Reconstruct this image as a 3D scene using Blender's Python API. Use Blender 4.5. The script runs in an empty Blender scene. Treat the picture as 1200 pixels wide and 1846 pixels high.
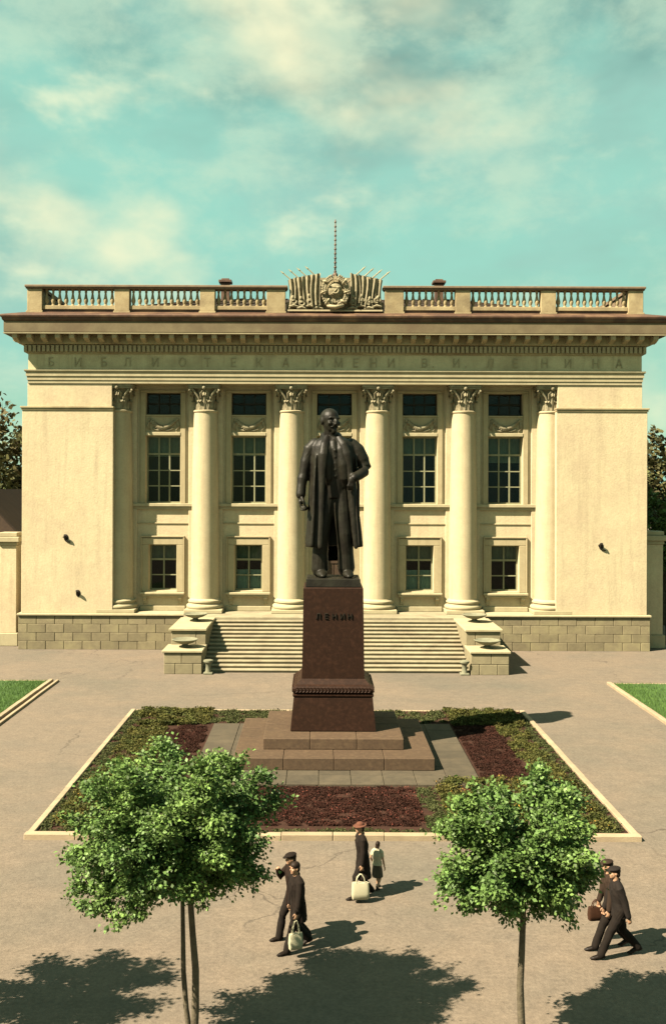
import bpy, bmesh, math, random
import numpy as np
from mathutils import Vector, Matrix
random.seed(7); rng = np.random.default_rng(7)
R = math.radians
scene = bpy.context.scene
COL = scene.collection

# ------------------------------------------------------------------ camera
CAM_Z, FPX, VX, VY = 9.1, 1800.0, 574.0, 880.0      # eye height, focal length in photo pixels, point the view axis hits
cam_d = bpy.data.cameras.new('camera'); cam = bpy.data.objects.new('camera', cam_d); COL.objects.link(cam)
cam.matrix_world = Matrix.Translation((0, 0, CAM_Z)) @ Matrix.Rotation(R(90), 4, 'X') @ Matrix.Rotation(R(.2), 4, 'Z')
cam_d.sensor_fit = 'VERTICAL'; cam_d.sensor_height = 36.0; cam_d.lens = 36.0 * FPX / 1846.0
cam_d.shift_x = (600 - VX) / 1846.0; cam_d.shift_y = (VY - 923) / 1846.0
cam_d.clip_start = .1; cam_d.clip_end = 6000
scene.camera = cam

# ------------------------------------------------------------------ sun and sky
SUN_AZ, SUN_EL = R(60), R(46.5)        # angle from the facade's normal, height
to_sun = Vector((-math.sin(SUN_AZ) * math.cos(SUN_EL), -math.cos(SUN_AZ) * math.cos(SUN_EL), math.sin(SUN_EL)))
sd = bpy.data.lights.new('sun', 'SUN'); sd.energy = 5.0; sd.angle = R(.5); sd.color = (1.0, .865, .65)
sun = bpy.data.objects.new('sun', sd); COL.objects.link(sun)
sun.rotation_euler = to_sun.to_track_quat('Z', 'Y').to_euler(); sun.location = (-20, -10, 40)
world = bpy.data.worlds.new('World'); scene.world = world; world.use_nodes = True
SKY_SEED = (37.35, 18.15, -15.55)
def build_world():
    nt = world.node_tree; N = nt.nodes; L = nt.links; N.clear()
    out = N.new('ShaderNodeOutputWorld'); bg = N.new('ShaderNodeBackground'); bg.inputs[1].default_value = .05
    sky = N.new('ShaderNodeTexSky'); sky.sky_type = 'NISHITA'; sky.sun_disc = False
    sky.sun_elevation = SUN_EL; sky.sun_rotation = math.atan2(to_sun.x, to_sun.y) % (2 * math.pi)
    sky.air_density = 1.0; sky.dust_density = 1.0; sky.ozone_density = 1.0
    tint = N.new('ShaderNodeMix'); tint.data_type = 'RGBA'; tint.blend_type = 'MULTIPLY'; tint.inputs[0].default_value = 1
    L.new(sky.outputs[0], tint.inputs[6]); tint.inputs[7].default_value = (0.504, 0.602, 0.336, 1)
    tc = N.new('ShaderNodeTexCoord'); mp = N.new('ShaderNodeMapping'); mp.inputs['Scale'].default_value = (1.0, 1.0, 1.7)
    mp.inputs['Location'].default_value = SKY_SEED
    L.new(tc.outputs['Generated'], mp.inputs[0])
    def noise(scale, detail, rough, dist=0):
        n = N.new('ShaderNodeTexNoise'); n.inputs['Scale'].default_value = scale; n.inputs['Detail'].default_value = detail
        n.inputs['Roughness'].default_value = rough; n.inputs['Distortion'].default_value = dist
        L.new(mp.outputs[0], n.inputs['Vector']); return n.outputs[0]
    def ramp(src, a, b):
        m = N.new('ShaderNodeMapRange'); m.interpolation_type = 'SMOOTHSTEP'; m.inputs[1].default_value = a; m.inputs[2].default_value = b
        L.new(src, m.inputs[0]); return m.outputs[0]
    def mixc(fac, a, b, clampf=1.0):
        m = N.new('ShaderNodeMix'); m.data_type = 'RGBA'
        f = N.new('ShaderNodeMath'); f.operation = 'MULTIPLY'; L.new(fac, f.inputs[0]); f.inputs[1].default_value = clampf
        L.new(f.outputs[0], m.inputs[0])
        if isinstance(a, tuple): m.inputs[6].default_value = a
        else: L.new(a, m.inputs[6])
        m.inputs[7].default_value = b
        return m.outputs[2]
    c = mixc(ramp(noise(2.2, 5, .55, .3), .30, .60), tint.outputs[2], (1.5, 3.1, 2.55, 1), .92)      # thin turquoise veil
    c = mixc(ramp(noise(3.6, 6, .6, .2), .44, .72), c, (1.5, 2.4, 2.1, 1), .6)                   # greyer cloud bodies
    c = mixc(ramp(noise(9.0, 6, .62, .1), .42, .70), c, (2.6, 3.45, 2.55, 1), .6)                   # mottling
    c = mixc(ramp(noise(3.9, 5, .5, .1), .53, .78), c, (4.7, 4.3, 2.75, 1), .85)                    # broad soft cream clouds
    c = mixc(ramp(noise(6.6, 5, .55, .1), .57, .76), c, (4.5, 4.4, 2.9, 1), .6)                      # small puffs
    L.new(c, bg.inputs[0]); L.new(bg.outputs[0], out.inputs[0])
build_world()
scene.view_settings.view_transform = 'Standard'; scene.view_settings.look = 'None'
scene.view_settings.gamma = 1.0; scene.view_settings.use_curve_mapping = False
scene.view_settings.exposure = 2.25
scene.cycles.use_denoising = True
scene.cycles.max_bounces = 6

# ------------------------------------------------------------------ helpers
def gp(px, py, z=0.0):
    """photo pixel -> point of the place at height z"""
    d = (CAM_Z - z) * FPX / (py - VY)
    return Vector(((px - VX) * d / FPX, d, z))

class MB:
    def __init__(s): s.v = []; s.f = []
    def add(s, vf):
        v, f = vf; o = len(s.v); s.v.extend([tuple(p) for p in v]); s.f.extend([tuple(i + o for i in q) for q in f]); return s
    def box(s, *a, **k): return s.add(cbox(*a, **k))
def cbox(x0, x1, y0, y1, z0, z1, c=0.0):
    X, Y, Z = (x0, x1), (y0, y1), (z0, z1)
    if c <= 0:
        v = [(X[i], Y[j], Z[k]) for i in (0, 1) for j in (0, 1) for k in (0, 1)]
        return v, [(0, 1, 3, 2), (4, 6, 7, 5), (0, 4, 5, 1), (2, 3, 7, 6), (0, 2, 6, 4), (1, 5, 7, 3)]
    v = []; idx = {}
    for i in (0, 1):
        for j in (0, 1):
            for k in (0, 1):
                p = [X[i], Y[j], Z[k]]; ins = [c if t == 0 else -c for t in (i, j, k)]
                for a in range(3):
                    q = [p[b] + (0 if b == a else ins[b]) for b in range(3)]
                    idx[(i, j, k, a)] = len(v); v.append(tuple(q))
    f = []
    for a in range(3):
        b, d = (a + 1) % 3, (a + 2) % 3
        for s in (0, 1):
            q = []
            for (u, w) in ((0, 0), (1, 0), (1, 1), (0, 1)):
                key = [0, 0, 0]; key[a] = s; key[b] = u; key[d] = w; q.append(idx[(*key, a)])
            f.append(tuple(q))
        for u in (0, 1):
            for w in (0, 1):
                k0 = [0, 0, 0]; k1 = [0, 0, 0]; k0[a] = 0; k1[a] = 1
                for kk in (k0, k1): kk[b] = u; kk[d] = w
                f.append((idx[(*k0, b)], idx[(*k0, d)], idx[(*k1, d)], idx[(*k1, b)]))
    for i in (0, 1):
        for j in (0, 1):
            for k in (0, 1): f.append((idx[(i, j, k, 0)], idx[(i, j, k, 1)], idx[(i, j, k, 2)]))
    return v, f
def lathe(prof, n=24, c=(0, 0, 0), a0=0.0, cap=True):
    v = []; f = []
    for r, z in prof:
        for i in range(n):
            a = a0 + 2 * math.pi * i / n; v.append((c[0] + r * math.cos(a), c[1] + r * math.sin(a), c[2] + z))
    for k in range(len(prof) - 1):
        for i in range(n):
            j = (i + 1) % n; f.append((k * n + i, k * n + j, (k + 1) * n + j, (k + 1) * n + i))
    if cap:
        f.append(tuple(range(n))[::-1]); f.append(tuple((len(prof) - 1) * n + i for i in range(n)))
    return v, f
def tube(pts, rad, n=10, flat=1.0, up=None, cap=True):
    """closed tapered tube through points; flat squashes it along 'up'"""
    pts = [Vector(p) for p in pts]; v = []; f = []
    if not isinstance(rad, (list, tuple)): rad = [rad] * len(pts)
    ref = Vector(up) if up is not None else Vector((.13, .31, .94)).normalized()
    for i, p in enumerate(pts):
        t = (pts[min(i + 1, len(pts) - 1)] - pts[max(i - 1, 0)])
        t = t.normalized() if t.length > 1e-9 else Vector((0, 0, 1))
        u = ref - t * ref.dot(t)
        if u.length < 1e-3: u = Vector((1, 0, 0)) - t * t.x
        u.normalize(); w = t.cross(u)
        for k in range(n):
            a = 2 * math.pi * k / n; v.append(tuple(p + (u * math.cos(a) * flat + w * math.sin(a)) * rad[i]))
    m = len(pts)
    for i in range(m - 1):
        for k in range(n):
            j = (k + 1) % n; f.append((i * n + k, i * n + j, (i + 1) * n + j, (i + 1) * n + k))
    if cap: f.append(tuple(range(n))[::-1]); f.append(tuple((m - 1) * n + k for k in range(n)))
    return v, f
def rtube(pts, rad, n=10, flat=1.0, up=None):
    """tube with rounded ends, for limbs that are merged"""
    pts = [Vector(p) for p in pts]; rad = list(rad) if isinstance(rad, (list, tuple)) else [rad] * len(pts)
    a = (pts[0] - pts[1]).normalized(); b = (pts[-1] - pts[-2]).normalized()
    pts = [pts[0] + a * rad[0] * .92, pts[0] + a * rad[0] * .6] + pts + [pts[-1] + b * rad[-1] * .6, pts[-1] + b * rad[-1] * .92]
    rad = [rad[0] * .35, rad[0] * .78] + rad + [rad[-1] * .78, rad[-1] * .35]
    return tube(pts, rad, n, flat, up)
def rings(rs, n=20, pw=2.0):
    """closed loft of horizontal super-ellipse rings (cx, cy, z, rx, ry)"""
    v = []; f = []
    for cx, cy, z, rx, ry in rs:
        for k in range(n):
            a = 2 * math.pi * k / n; c, s = math.cos(a), math.sin(a)
            v.append((cx + rx * math.copysign(abs(c) ** (2 / pw), c), cy + ry * math.copysign(abs(s) ** (2 / pw), s), z))
    m = len(rs)
    for i in range(m - 1):
        for k in range(n):
            j = (k + 1) % n; f.append((i * n + k, i * n + j, (i + 1) * n + j, (i + 1) * n + k))
    f.append(tuple(range(n))[::-1]); f.append(tuple((m - 1) * n + k for k in range(n)))
    return v, f
def ellipsoid(c, r, rot=None, n=14, m=9):
    v = []; f = []
    for i in range(m + 1):
        t = math.pi * (i + .001) / (m + .002)
        for k in range(n):
            a = 2 * math.pi * k / n
            p = Vector((r[0] * math.sin(t) * math.cos(a), r[1] * math.sin(t) * math.sin(a), r[2] * math.cos(t)))
            if rot is not None: p = rot @ p
            v.append(tuple(p + Vector(c)))
    for i in range(m):
        for k in range(n):
            j = (k + 1) % n; f.append((i * n + k, i * n + j, (i + 1) * n + j, (i + 1) * n + k))
    f.append(tuple(range(n))[::-1]); f.append(tuple(m * n + k for k in range(n)))
    return v, f
def prism(poly, y0, y1):
    """polygon in x,z pushed from y0 to y1"""
    n = len(poly); v = [(x, y0, z) for x, z in poly] + [(x, y1, z) for x, z in poly]
    f = [tuple(range(n)), tuple(range(2 * n - 1, n - 1, -1))]
    for i in range(n): j = (i + 1) % n; f.append((i, i + n, j + n, j))
    return v, f
def sweep(prof, hw, y0, yb):
    """profile (projection, z) run round the front and both returns of a block of half width hw, front y0, back yb"""
    v = []; f = []
    for p, z in prof: v += [(-hw - p, yb, z), (-hw - p, y0 - p, z), (hw + p, y0 - p, z), (hw + p, yb, z)]
    for k in range(len(prof) - 1):
        for i in range(3): f.append((k * 4 + i, k * 4 + i + 1, k * 4 + 4 + i + 1, k * 4 + 4 + i))
    return v, f
def moved(vf, d=(0, 0, 0), rz=0.0, s=1.0):
    c, sn = math.cos(rz), math.sin(rz)
    return [((x * c - y * sn) * s + d[0], (x * sn + y * c) * s + d[1], z * s + d[2]) for x, y, z in vf[0]], vf[1]

WO = {}
def mesh_from(vf, name, smooth=False, recalc=True):
    me = bpy.data.meshes.new(name); me.from_pydata([tuple(map(float, p)) for p in vf[0]], [], vf[1])
    if recalc:
        bm = bmesh.new(); bm.from_mesh(me); bmesh.ops.recalc_face_normals(bm, faces=bm.faces); bm.to_mesh(me); bm.free()
    if smooth is True: me.polygons.foreach_set('use_smooth', [True] * len(me.polygons))
    elif smooth:
        me.polygons.foreach_set('use_smooth', [True] * len(me.polygons))
        try: me.set_sharp_from_angle(angle=R(smooth))
        except Exception: pass
    return me
def tag(o, label=None, cat=None, group=None, kind=None):
    if label: o['label'] = label
    if cat: o['category'] = cat
    if group: o['group'] = group
    if kind: o['kind'] = kind
    return o
def empty(name, loc):
    o = bpy.data.objects.new(name, None); o.location = loc; COL.objects.link(o); o.empty_display_size = .3
    WO[o] = Vector(loc); return o
def obj(name, vf, mat, parent=None, smooth=False, off=(0, 0, 0), recalc=True):
    """world-space geometry (plus off) -> one mesh object whose origin is the middle of its own base"""
    if isinstance(vf, MB): vf = (vf.v, vf.f)
    V = np.asarray(vf[0], dtype=float) + np.asarray(off, dtype=float)
    lo, hi = V.min(0), V.max(0); o0 = np.array(((lo[0] + hi[0]) / 2, (lo[1] + hi[1]) / 2, lo[2]))
    me = mesh_from((V - o0, vf[1]), name, smooth, recalc); me.materials.append(mat)
    return place(name, me, o0, parent)
def place(name, me, loc, parent=None, rz=0.0, scale=None):
    o = bpy.data.objects.new(name, me); COL.objects.link(o); w = Vector(loc)
    if parent is not None: o.parent = parent; o.location = w - WO[parent]
    else: o.location = w
    o.rotation_euler = (0, 0, rz)
    if scale: o.scale = scale
    WO[o] = w; return o
def share(name, vf, mat, smooth=False):
    if isinstance(vf, MB): vf = (vf.v, vf.f)
    me = mesh_from(vf, name, smooth); me.materials.append(mat); return me
def union_mesh(parts, voxel, smooth=3, name='body', post=None):
    """one continuous skin over overlapping closed lofts"""
    mb = MB()
    for p in parts: mb.add(p)
    me = mesh_from((mb.v, mb.f), name); o = bpy.data.objects.new('tmp', me); COL.objects.link(o)
    m = o.modifiers.new('r', 'REMESH'); m.mode = 'VOXEL'; m.voxel_size = voxel; m.use_smooth_shade = True
    if smooth: sm = o.modifiers.new('s', 'SMOOTH'); sm.factor = .5; sm.iterations = smooth
    dg = bpy.context.evaluated_depsgraph_get(); out = bpy.data.meshes.new_from_object(o.evaluated_get(dg))
    bpy.data.objects.remove(o); bpy.data.meshes.remove(me); out.name = name
    if post:
        n = len(out.vertices); V = np.empty(n * 3); out.vertices.foreach_get('co', V); V = V.reshape(-1, 3)
        V = post(V); out.vertices.foreach_set('co', V.reshape(-1)); out.update()
    out.polygons.foreach_set('use_smooth', [True] * len(out.polygons))
    return out

# ------------------------------------------------------------------ materials
def mat(name, c1, c2=None, scale=2.0, rough=.85, bump=.0, bscale=30.0, c3=None, rnd=0.0, metal=0.0, spots=None, island=0.0, detail=6.0, spec=.3, streak=None, transl=0.0, s3=.35, grain=0.0, cracks=False):
    kk = .58 if transl else .31
    sc_ = lambda c: tuple(x * kk for x in c) if c else c
    spec = min(spec, .12) if c1[0] < .12 and not metal and spec == .3 else spec
    c1, c2, c3, streak = sc_(c1), sc_(c2), sc_(c3), sc_(streak)
    if spots: spots = (sc_(spots[0]), spots[1], spots[2])
    m = bpy.data.materials.new(name); m.use_nodes = True; nt = m.node_tree; N = nt.nodes; L = nt.links
    b = N['Principled BSDF']; b.inputs['Roughness'].default_value = rough; b.inputs['Metallic'].default_value = metal
    if 'Specular IOR Level' in b.inputs: b.inputs['Specular IOR Level'].default_value = spec
    geo = N.new('ShaderNodeNewGeometry'); pos = geo.outputs['Position']
    def noise(sc, det=detail, rg=.6, vec=None):
        n = N.new('ShaderNodeTexNoise'); n.inputs['Scale'].default_value = sc; n.inputs['Detail'].default_value = det; n.inputs['Roughness'].default_value = rg
        L.new(vec if vec is not None else pos, n.inputs['Vector']); return n.outputs[0]
    def rng_(src, a, b_, lo=0.0, hi=1.0):
        r = N.new('ShaderNodeMapRange'); r.inputs[1].default_value = a; r.inputs[2].default_value = b_; r.inputs[3].default_value = lo; r.inputs[4].default_value = hi
        L.new(src, r.inputs[0]); return r.outputs[0]
    def mix(fac, a, c, mode='MIX'):
        x = N.new('ShaderNodeMix'); x.data_type = 'RGBA'; x.blend_type = mode
        if isinstance(fac, float): x.inputs[0].default_value = fac
        else: L.new(fac, x.inputs[0])
        for i, q in ((6, a), (7, c)):
            if isinstance(q, tuple): x.inputs[i].default_value = (*q[:3], 1)
            else: L.new(q, x.inputs[i])
        return x.outputs[2]
    col = c1
    if c2: col = mix(rng_(noise(scale), .35, .65), c1, c2)
    if c3: col = mix(rng_(noise(scale * s3, 5), .48, .68), col, c3)
    if streak:
        mp = N.new('ShaderNodeMapping'); mp.inputs['Scale'].default_value = (1.6, 1.6, .12); L.new(pos, mp.inputs[0])
        col = mix(rng_(noise(1.4, 5, .65, mp.outputs[0]), .50, .74, 0, .85), col, streak)
    if spots: col = mix(rng_(noise(spots[1], 4, .7), spots[2], spots[2] + .06), col, spots[0])
    if cracks:      # hairline cracks and long resurfacing seams
        wob = N.new('ShaderNodeTexNoise'); wob.inputs['Scale'].default_value = .9; wob.inputs['Detail'].default_value = 5; L.new(pos, wob.inputs['Vector'])
        va = N.new('ShaderNodeVectorMath'); va.operation = 'MULTIPLY_ADD'; L.new(wob.outputs[1], va.inputs[0]); va.inputs[1].default_value = (1.6, 1.6, 0); L.new(pos, va.inputs[2])
        vo = N.new('ShaderNodeTexVoronoi'); vo.feature = 'DISTANCE_TO_EDGE'; vo.inputs['Scale'].default_value = .13; L.new(va.outputs[0], vo.inputs['Vector'])
        ln = rng_(vo.outputs['Distance'], .0, .0045, 1, 0); gate = rng_(noise(.16, 2), .47, .55); mm = N.new('ShaderNodeMath'); mm.operation = 'MULTIPLY'; L.new(ln, mm.inputs[0]); L.new(gate, mm.inputs[1])
        col = mix(mm.outputs[0], col, (.045, .035, .026)); col = mix(rng_(noise(.11, 4, .65), .50, .60, 0, .5), col, (.083, .070, .054))
    def value(src, amp):
        nonlocal col
        v = rng_(src, 0, 1, 1 - amp, 1 + amp); cx = N.new('ShaderNodeCombineColor')
        for i in range(3): L.new(v, cx.inputs[i])
        col = mix(1.0, col, cx.outputs[0], 'MULTIPLY')
    if grain: value(rng_(noise(11.0, 3, .75), .3, .7), grain); value(rng_(noise(2.7, 4, .7), .3, .7), grain * .6)
    if rnd: oi = N.new('ShaderNodeObjectInfo'); value(oi.outputs['Random'], rnd)
    if island: value(geo.outputs['Random Per Island'], island)
    if isinstance(col, tuple): b.inputs['Base Color'].default_value = (*col[:3], 1)
    else: L.new(col, b.inputs['Base Color'])
    if bump:
        bp = N.new('ShaderNodeBump'); bp.inputs['Strength'].default_value = bump; bp.inputs['Distance'].default_value = .03
        L.new(noise(bscale, 8, .65), bp.inputs['Height']); L.new(bp.outputs[0], b.inputs['Normal'])
    if transl:
        t = N.new('ShaderNodeBsdfTranslucent'); ms = N.new('ShaderNodeMixShader'); ms.inputs[0].default_value = transl
        if isinstance(col, tuple): t.inputs[0].default_value = (*col[:3], 1)
        else: L.new(col, t.inputs[0])
        L.new(b.outputs[0], ms.inputs[1]); L.new(t.outputs[0], ms.inputs[2]); L.new(ms.outputs[0], N['Material Output'].inputs[0])
    return m
def glass_mat():
    m = bpy.data.materials.new('window_glass'); m.use_nodes = True; N = m.node_tree.nodes; L = m.node_tree.links; N.remove(N['Principled BSDF'])
    t = N.new('ShaderNodeBsdfTransparent'); t.inputs[0].default_value = (.75, .85, .78, 1)
    g = N.new('ShaderNodeBsdfGlossy'); g.inputs['Roughness'].default_value = .03; g.inputs[0].default_value = (.9, .95, .9, 1)
    f = N.new('ShaderNodeFresnel'); f.inputs[0].default_value = 1.3; x = N.new('ShaderNodeMixShader')
    L.new(f.outputs[0], x.inputs[0]); L.new(t.outputs[0], x.inputs[1]); L.new(g.outputs[0], x.inputs[2]); L.new(x.outputs[0], N['Material Output'].inputs[0])
    return m
MT = dict(
    stucco=mat('stucco', (1.06, .90, .57), (1.0, .81, .53), .9, .9, .35, 9, c3=(1.1, .95, .61), streak=(.84, .68, .44), spots=((.55, .42, .25), 2.3, .735), grain=.10),
    trim=mat('painted_trim', (.82, .69, .42), (.74, .61, .36), 2.0, .85, .12, 14, streak=(.58, .48, .28), grain=.06),
    shaft=mat('column_stucco', (.92, .79, .50), (.86, .72, .45), 1.3, .85, .2, 12, streak=(.70, .57, .35), grain=.07),
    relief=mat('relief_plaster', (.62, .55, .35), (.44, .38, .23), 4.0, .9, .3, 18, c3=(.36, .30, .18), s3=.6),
    frieze=mat('frieze_plaster', (1.2, 1.07, .66), (1.0, .89, .54), 1.2, .9, .2, 10, c3=(.82, .70, .42), streak=(.70, .58, .34), grain=.10),
    letter=mat('letter_paint', (.62, .54, .32), (.80, .70, .42), 2.2, .9),
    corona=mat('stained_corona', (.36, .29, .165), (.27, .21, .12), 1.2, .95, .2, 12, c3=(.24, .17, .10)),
    cornice=mat('cornice_plaster', (.85, .73, .42), (.70, .58, .33), 1.5, .9, .2, 12, c3=(.50, .37, .21)),
    roofedge=mat('rusty_roof_sheet', (.20, .10, .06), (.13, .07, .045), 2.5, .6, .2, 20, c3=(.34, .20, .11)),
    roof=mat('roof_sheet', (.075, .052, .036), (.055, .04, .028), 1.3, .8, .1, 8),
    bal=mat('balustrade_stone', (.78, .64, .36), (.62, .48, .26), 2.2, .9, .3, 16, rnd=.08, c3=(.44, .34, .19)),
    railcap=mat('rail_coping', (.30, .21, .14), (.42, .30, .18), 2.5, .85, .2, 20),
    block=mat('plinth_stone', (.44, .37, .22), (.36, .30, .18), 3.5, .9, .5, 25, rnd=.13, c3=(.50, .43, .24)),
    mortar=mat('mortar', (.20, .16, .10), (.28, .22, .13), 8, .95),
    ledge=mat('ledge_stone', (.82, .72, .45), (.70, .60, .37), 2.0, .9, .2, 20, grain=.06),
    step=mat('step_stone', (.64, .57, .37), (.52, .45, .29), 2.6, .9, .3, 22, rnd=.10, c3=(.44, .37, .24), grain=.08),
    cheek=mat('cheek_stone', (.52, .45, .27), (.42, .36, .22), 3.0, .9, .4, 24, rnd=.10),
    bowl=mat('bowl_stone', (.42, .42, .28), (.32, .31, .20), 5, .9, .3, 20),
    granite=mat('red_granite', (.058, .026, .015), (.038, .018, .011), 22, .5, .08, 60, c3=(.075, .034, .020), spec=.12, grain=.15),
    granitestep=mat('rough_granite', (.165, .10, .052), (.12, .072, .040), 18, .8, .15, 60, c3=(.19, .12, .065), rnd=.08, grain=.12),
    bronze=mat('weathered_bronze', (.022, .018, .011), (.034, .032, .020), 3.5, .5, .3, 9, c3=(.012, .009, .006), metal=.0, spec=.16),
    asphalt=mat('plaza_asphalt', (.335, .26, .19), (.285, .23, .175), .55, .92, .5, 26, c3=(.225, .20, .155), s3=.22, spots=((.18, .145, .10), 1.1, .70), grain=.22, cracks=True),
    kerb=mat('kerb_stone', (.72, .56, .36), (.60, .46, .30), 3, .9, .3, 25, rnd=.10),
    paving=mat('paving_slab', (.14, .112, .07), (.11, .088, .056), 4, .9, .3, 30, rnd=.14, c3=(.16, .125, .078), grain=.1),
    soil=mat('soil', (.10, .045, .03), (.07, .034, .022), 6, .98, .6, 18),
    lawn=mat('lawn_ground', (.12, .24, .06), (.09, .18, .045), 3, .95, .4, 30),
    blade=mat('grass_blade', (.12, .22, .045), (.085, .17, .035), 1.5, .8, island=.4, transl=.25),
    leafL=mat('leaf_linden', (.155, .25, .06), (.085, .16, .042), .9, .55, island=.6, transl=.2, spec=.25),
    leafD=mat('leaf_dark', (.085, .10, .036), (.11, .09, .04), .35, .7, island=.5, transl=.15),
    leafG=mat('leaf_green', (.13, .21, .05), (.09, .15, .042), .35, .7, island=.45, transl=.2),
    bark=mat('bark', (.24, .20, .13), (.15, .12, .075), 9, .95, .6, 30),
    plantY=mat('yellow_green_leaf', (.105, .095, .025), (.06, .072, .018), 1.6, .8, island=.6, transl=.2),
    plantG=mat('edging_leaf', (.075, .085, .03), (.055, .065, .022), 2, .8, island=.5, transl=.2),
    plantR=mat('maroon_leaf', (.050, .018, .012), (.033, .014, .009), 2, .9, island=.5, transl=.1),
    petalY=mat('marigold_petal', (.55, .36, .04), (.45, .20, .03), 3, .8, island=.3),
    petalR=mat('red_petal', (.26, .05, .025), (.16, .035, .02), 3, .8, island=.3),
    frame=mat('window_paint', (.52, .52, .30), (.44, .43, .25), 5, .7),
    framed=mat('dark_window_paint', (.05, .045, .03), (.07, .06, .04), 5, .7),
    curtain=mat('blind_cloth', (.36, .38, .28), (.28, .30, .22), 3, .95),
    curtainb=mat('pale_curtain', (.50, .70, .60), (.40, .60, .52), 4, .95),
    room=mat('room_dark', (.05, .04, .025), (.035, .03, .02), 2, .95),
    door=mat('door_oak', (.12, .07, .035), (.08, .045, .025), 5, .6),
    iron=mat('wrought_iron', (.03, .026, .02), (.045, .035, .022), 6, .7, .2, 40),
    skin=mat('skin', (.78, .46, .28), (.70, .40, .24), 9, .6),
    hair=mat('hair', (.035, .022, .015), (.05, .03, .02), 40, .6),
    coatd=mat('dark_wool', (.020, .014, .010), (.028, .018, .013), 9, .9, .2, 60),
    coatb=mat('brown_wool', (.034, .018, .011), (.026, .014, .009), 9, .9, .2, 60),
    suit=mat('charcoal_suit', (.026, .020, .017), (.034, .025, .020), 9, .85, .2, 60),
    suitb=mat('brown_suit', (.060, .037, .024), (.048, .029, .019), 9, .85, .2, 60),
    trous=mat('dark_trousers', (.018, .013, .010), (.026, .018, .013), 9, .9),
    shoe=mat('shoe_leather', (.02, .014, .011), (.03, .02, .014), 9, .45),
    red=mat('rust_felt', (.24, .085, .042), (.19, .065, .036), 9, .9),
    white=mat('white_cloth', (.85, .80, .55), (.78, .72, .48), 5, .85),
    greyw=mat('grey_wool', (.16, .13, .085), (.12, .10, .07), 9, .9),
    leather=mat('brown_leather', (.10, .045, .026), (.075, .035, .02), 9, .5),
)
MT['glass'] = glass_mat()

# ================================================================== the setting
def grid(x0, x1, y0, y1, z, nx, ny):
    v = [(x0 + (x1 - x0) * i / nx, y0 + (y1 - y0) * j / ny, z) for j in range(ny + 1) for i in range(nx + 1)]
    f = [(j * (nx + 1) + i, j * (nx + 1) + i + 1, (j + 1) * (nx + 1) + i + 1, (j + 1) * (nx + 1) + i) for j in range(ny) for i in range(nx)]
    return v, f
tag(obj('plaza', grid(-1500, 1500, -500, 3000, 0, 12, 12), MT['asphalt']), 'tan asphalt of the square around the monument and building', None, None, 'structure')

# flower bed: X -7.47..8.28, Y 25.9..40.65
BX0, BX1, BY0, BY1 = -7.47, 8.28, 25.88, 40.65
tag(obj('flower_bed_soil', grid(BX0 + .1, BX1 - .1, BY0 + .1, BY1 - .1, .05, 2, 2), MT['soil']), 'dark soil inside the kerb of the flower bed', None, None, 'structure')
kerb = empty('kerb', (BX0, BY0, 0)); tag(kerb, 'pale stone kerb framing the flower bed round the monument', None, None, 'structure')
def kerb_run(parent, p, q, w, h, L=1.3, mt='kerb'):
    p, q = Vector(p), Vector(q); n = max(1, round((q - p).length / L)); dirx = abs(q.x - p.x) > abs(q.y - p.y)
    ln = (q - p).length / n; g = .006
    me = share('kerb_stone', cbox(-ln / 2 + g, ln / 2 - g, -w / 2, w / 2, -.05, h, .015) if dirx else cbox(-w / 2, w / 2, -ln / 2 + g, ln / 2 - g, -.05, h, .015), MT[mt])
    for i in range(n):
        c = p.lerp(q, (i + .5) / n)
        place('kerb_stone', me, (c.x + random.uniform(-.006, .006), c.y + random.uniform(-.006, .006), random.uniform(-.008, .006)), parent)
kerb_run(kerb, (BX0 - .1, BY0, 0), (BX1 + .1, BY0, 0), .24, .15)
kerb_run(kerb, (BX0, BY0 + .13, 0), (BX0, BY1 - .1, 0), .18, .12)
kerb_run(kerb, (BX1, BY0 + .13, 0), (BX1, BY1 - .1, 0), .18, .12)
kerb_run(kerb, (BX0 + .1, BY1, 0), (BX1 - .1, BY1, 0), .14, .07)

# lawns at both sides
def lawn(x0, x1, y0, y1, side):
    s = 'left' if x0 < 0 else 'right'
    tag(obj('lawn', grid(x0, x1, y0, y1, .06, 4, 4), MT['lawn']), f'green lawn behind the pale kerb at the {s} edge of the square', None, None, 'structure')
    k = empty('kerb', ((x1 if x0 < 0 else x0), y1, 0)); tag(k, f'pale stone kerb along the {s} lawn', None, None, 'structure')
    xe = x1 if x0 < 0 else x0; sg = 1 if x0 < 0 else -1
    kerb_run(k, (xe + sg * .02, y0, 0), (xe + sg * .02, y1 + .12, 0), .2, .13)
    if x0 < 0: kerb_run(k, (xe + sg * .32, y0, 0), (xe + sg * .32, y1 + .12, 0), .14, .09)
    kerb_run(k, ((x0, y1, 0) if x0 < 0 else (xe, y1, 0)), ((xe - .1, y1, 0) if x0 < 0 else (x1, y1, 0)), .12, .08)
    n = 16000; px = rng.uniform(x0, x1, n) if False else (xe - sg * np.abs(rng.normal(0, 1.6, n))); py = rng.uniform(36, y1 - .05, n)
    tag(leaf_cloud('grass', np.stack([px, py, np.full(n, .06)], 1), .09, MT['blade'], blade=True), f'short mown grass on the {s} lawn', None, None, 'stuff')
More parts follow.
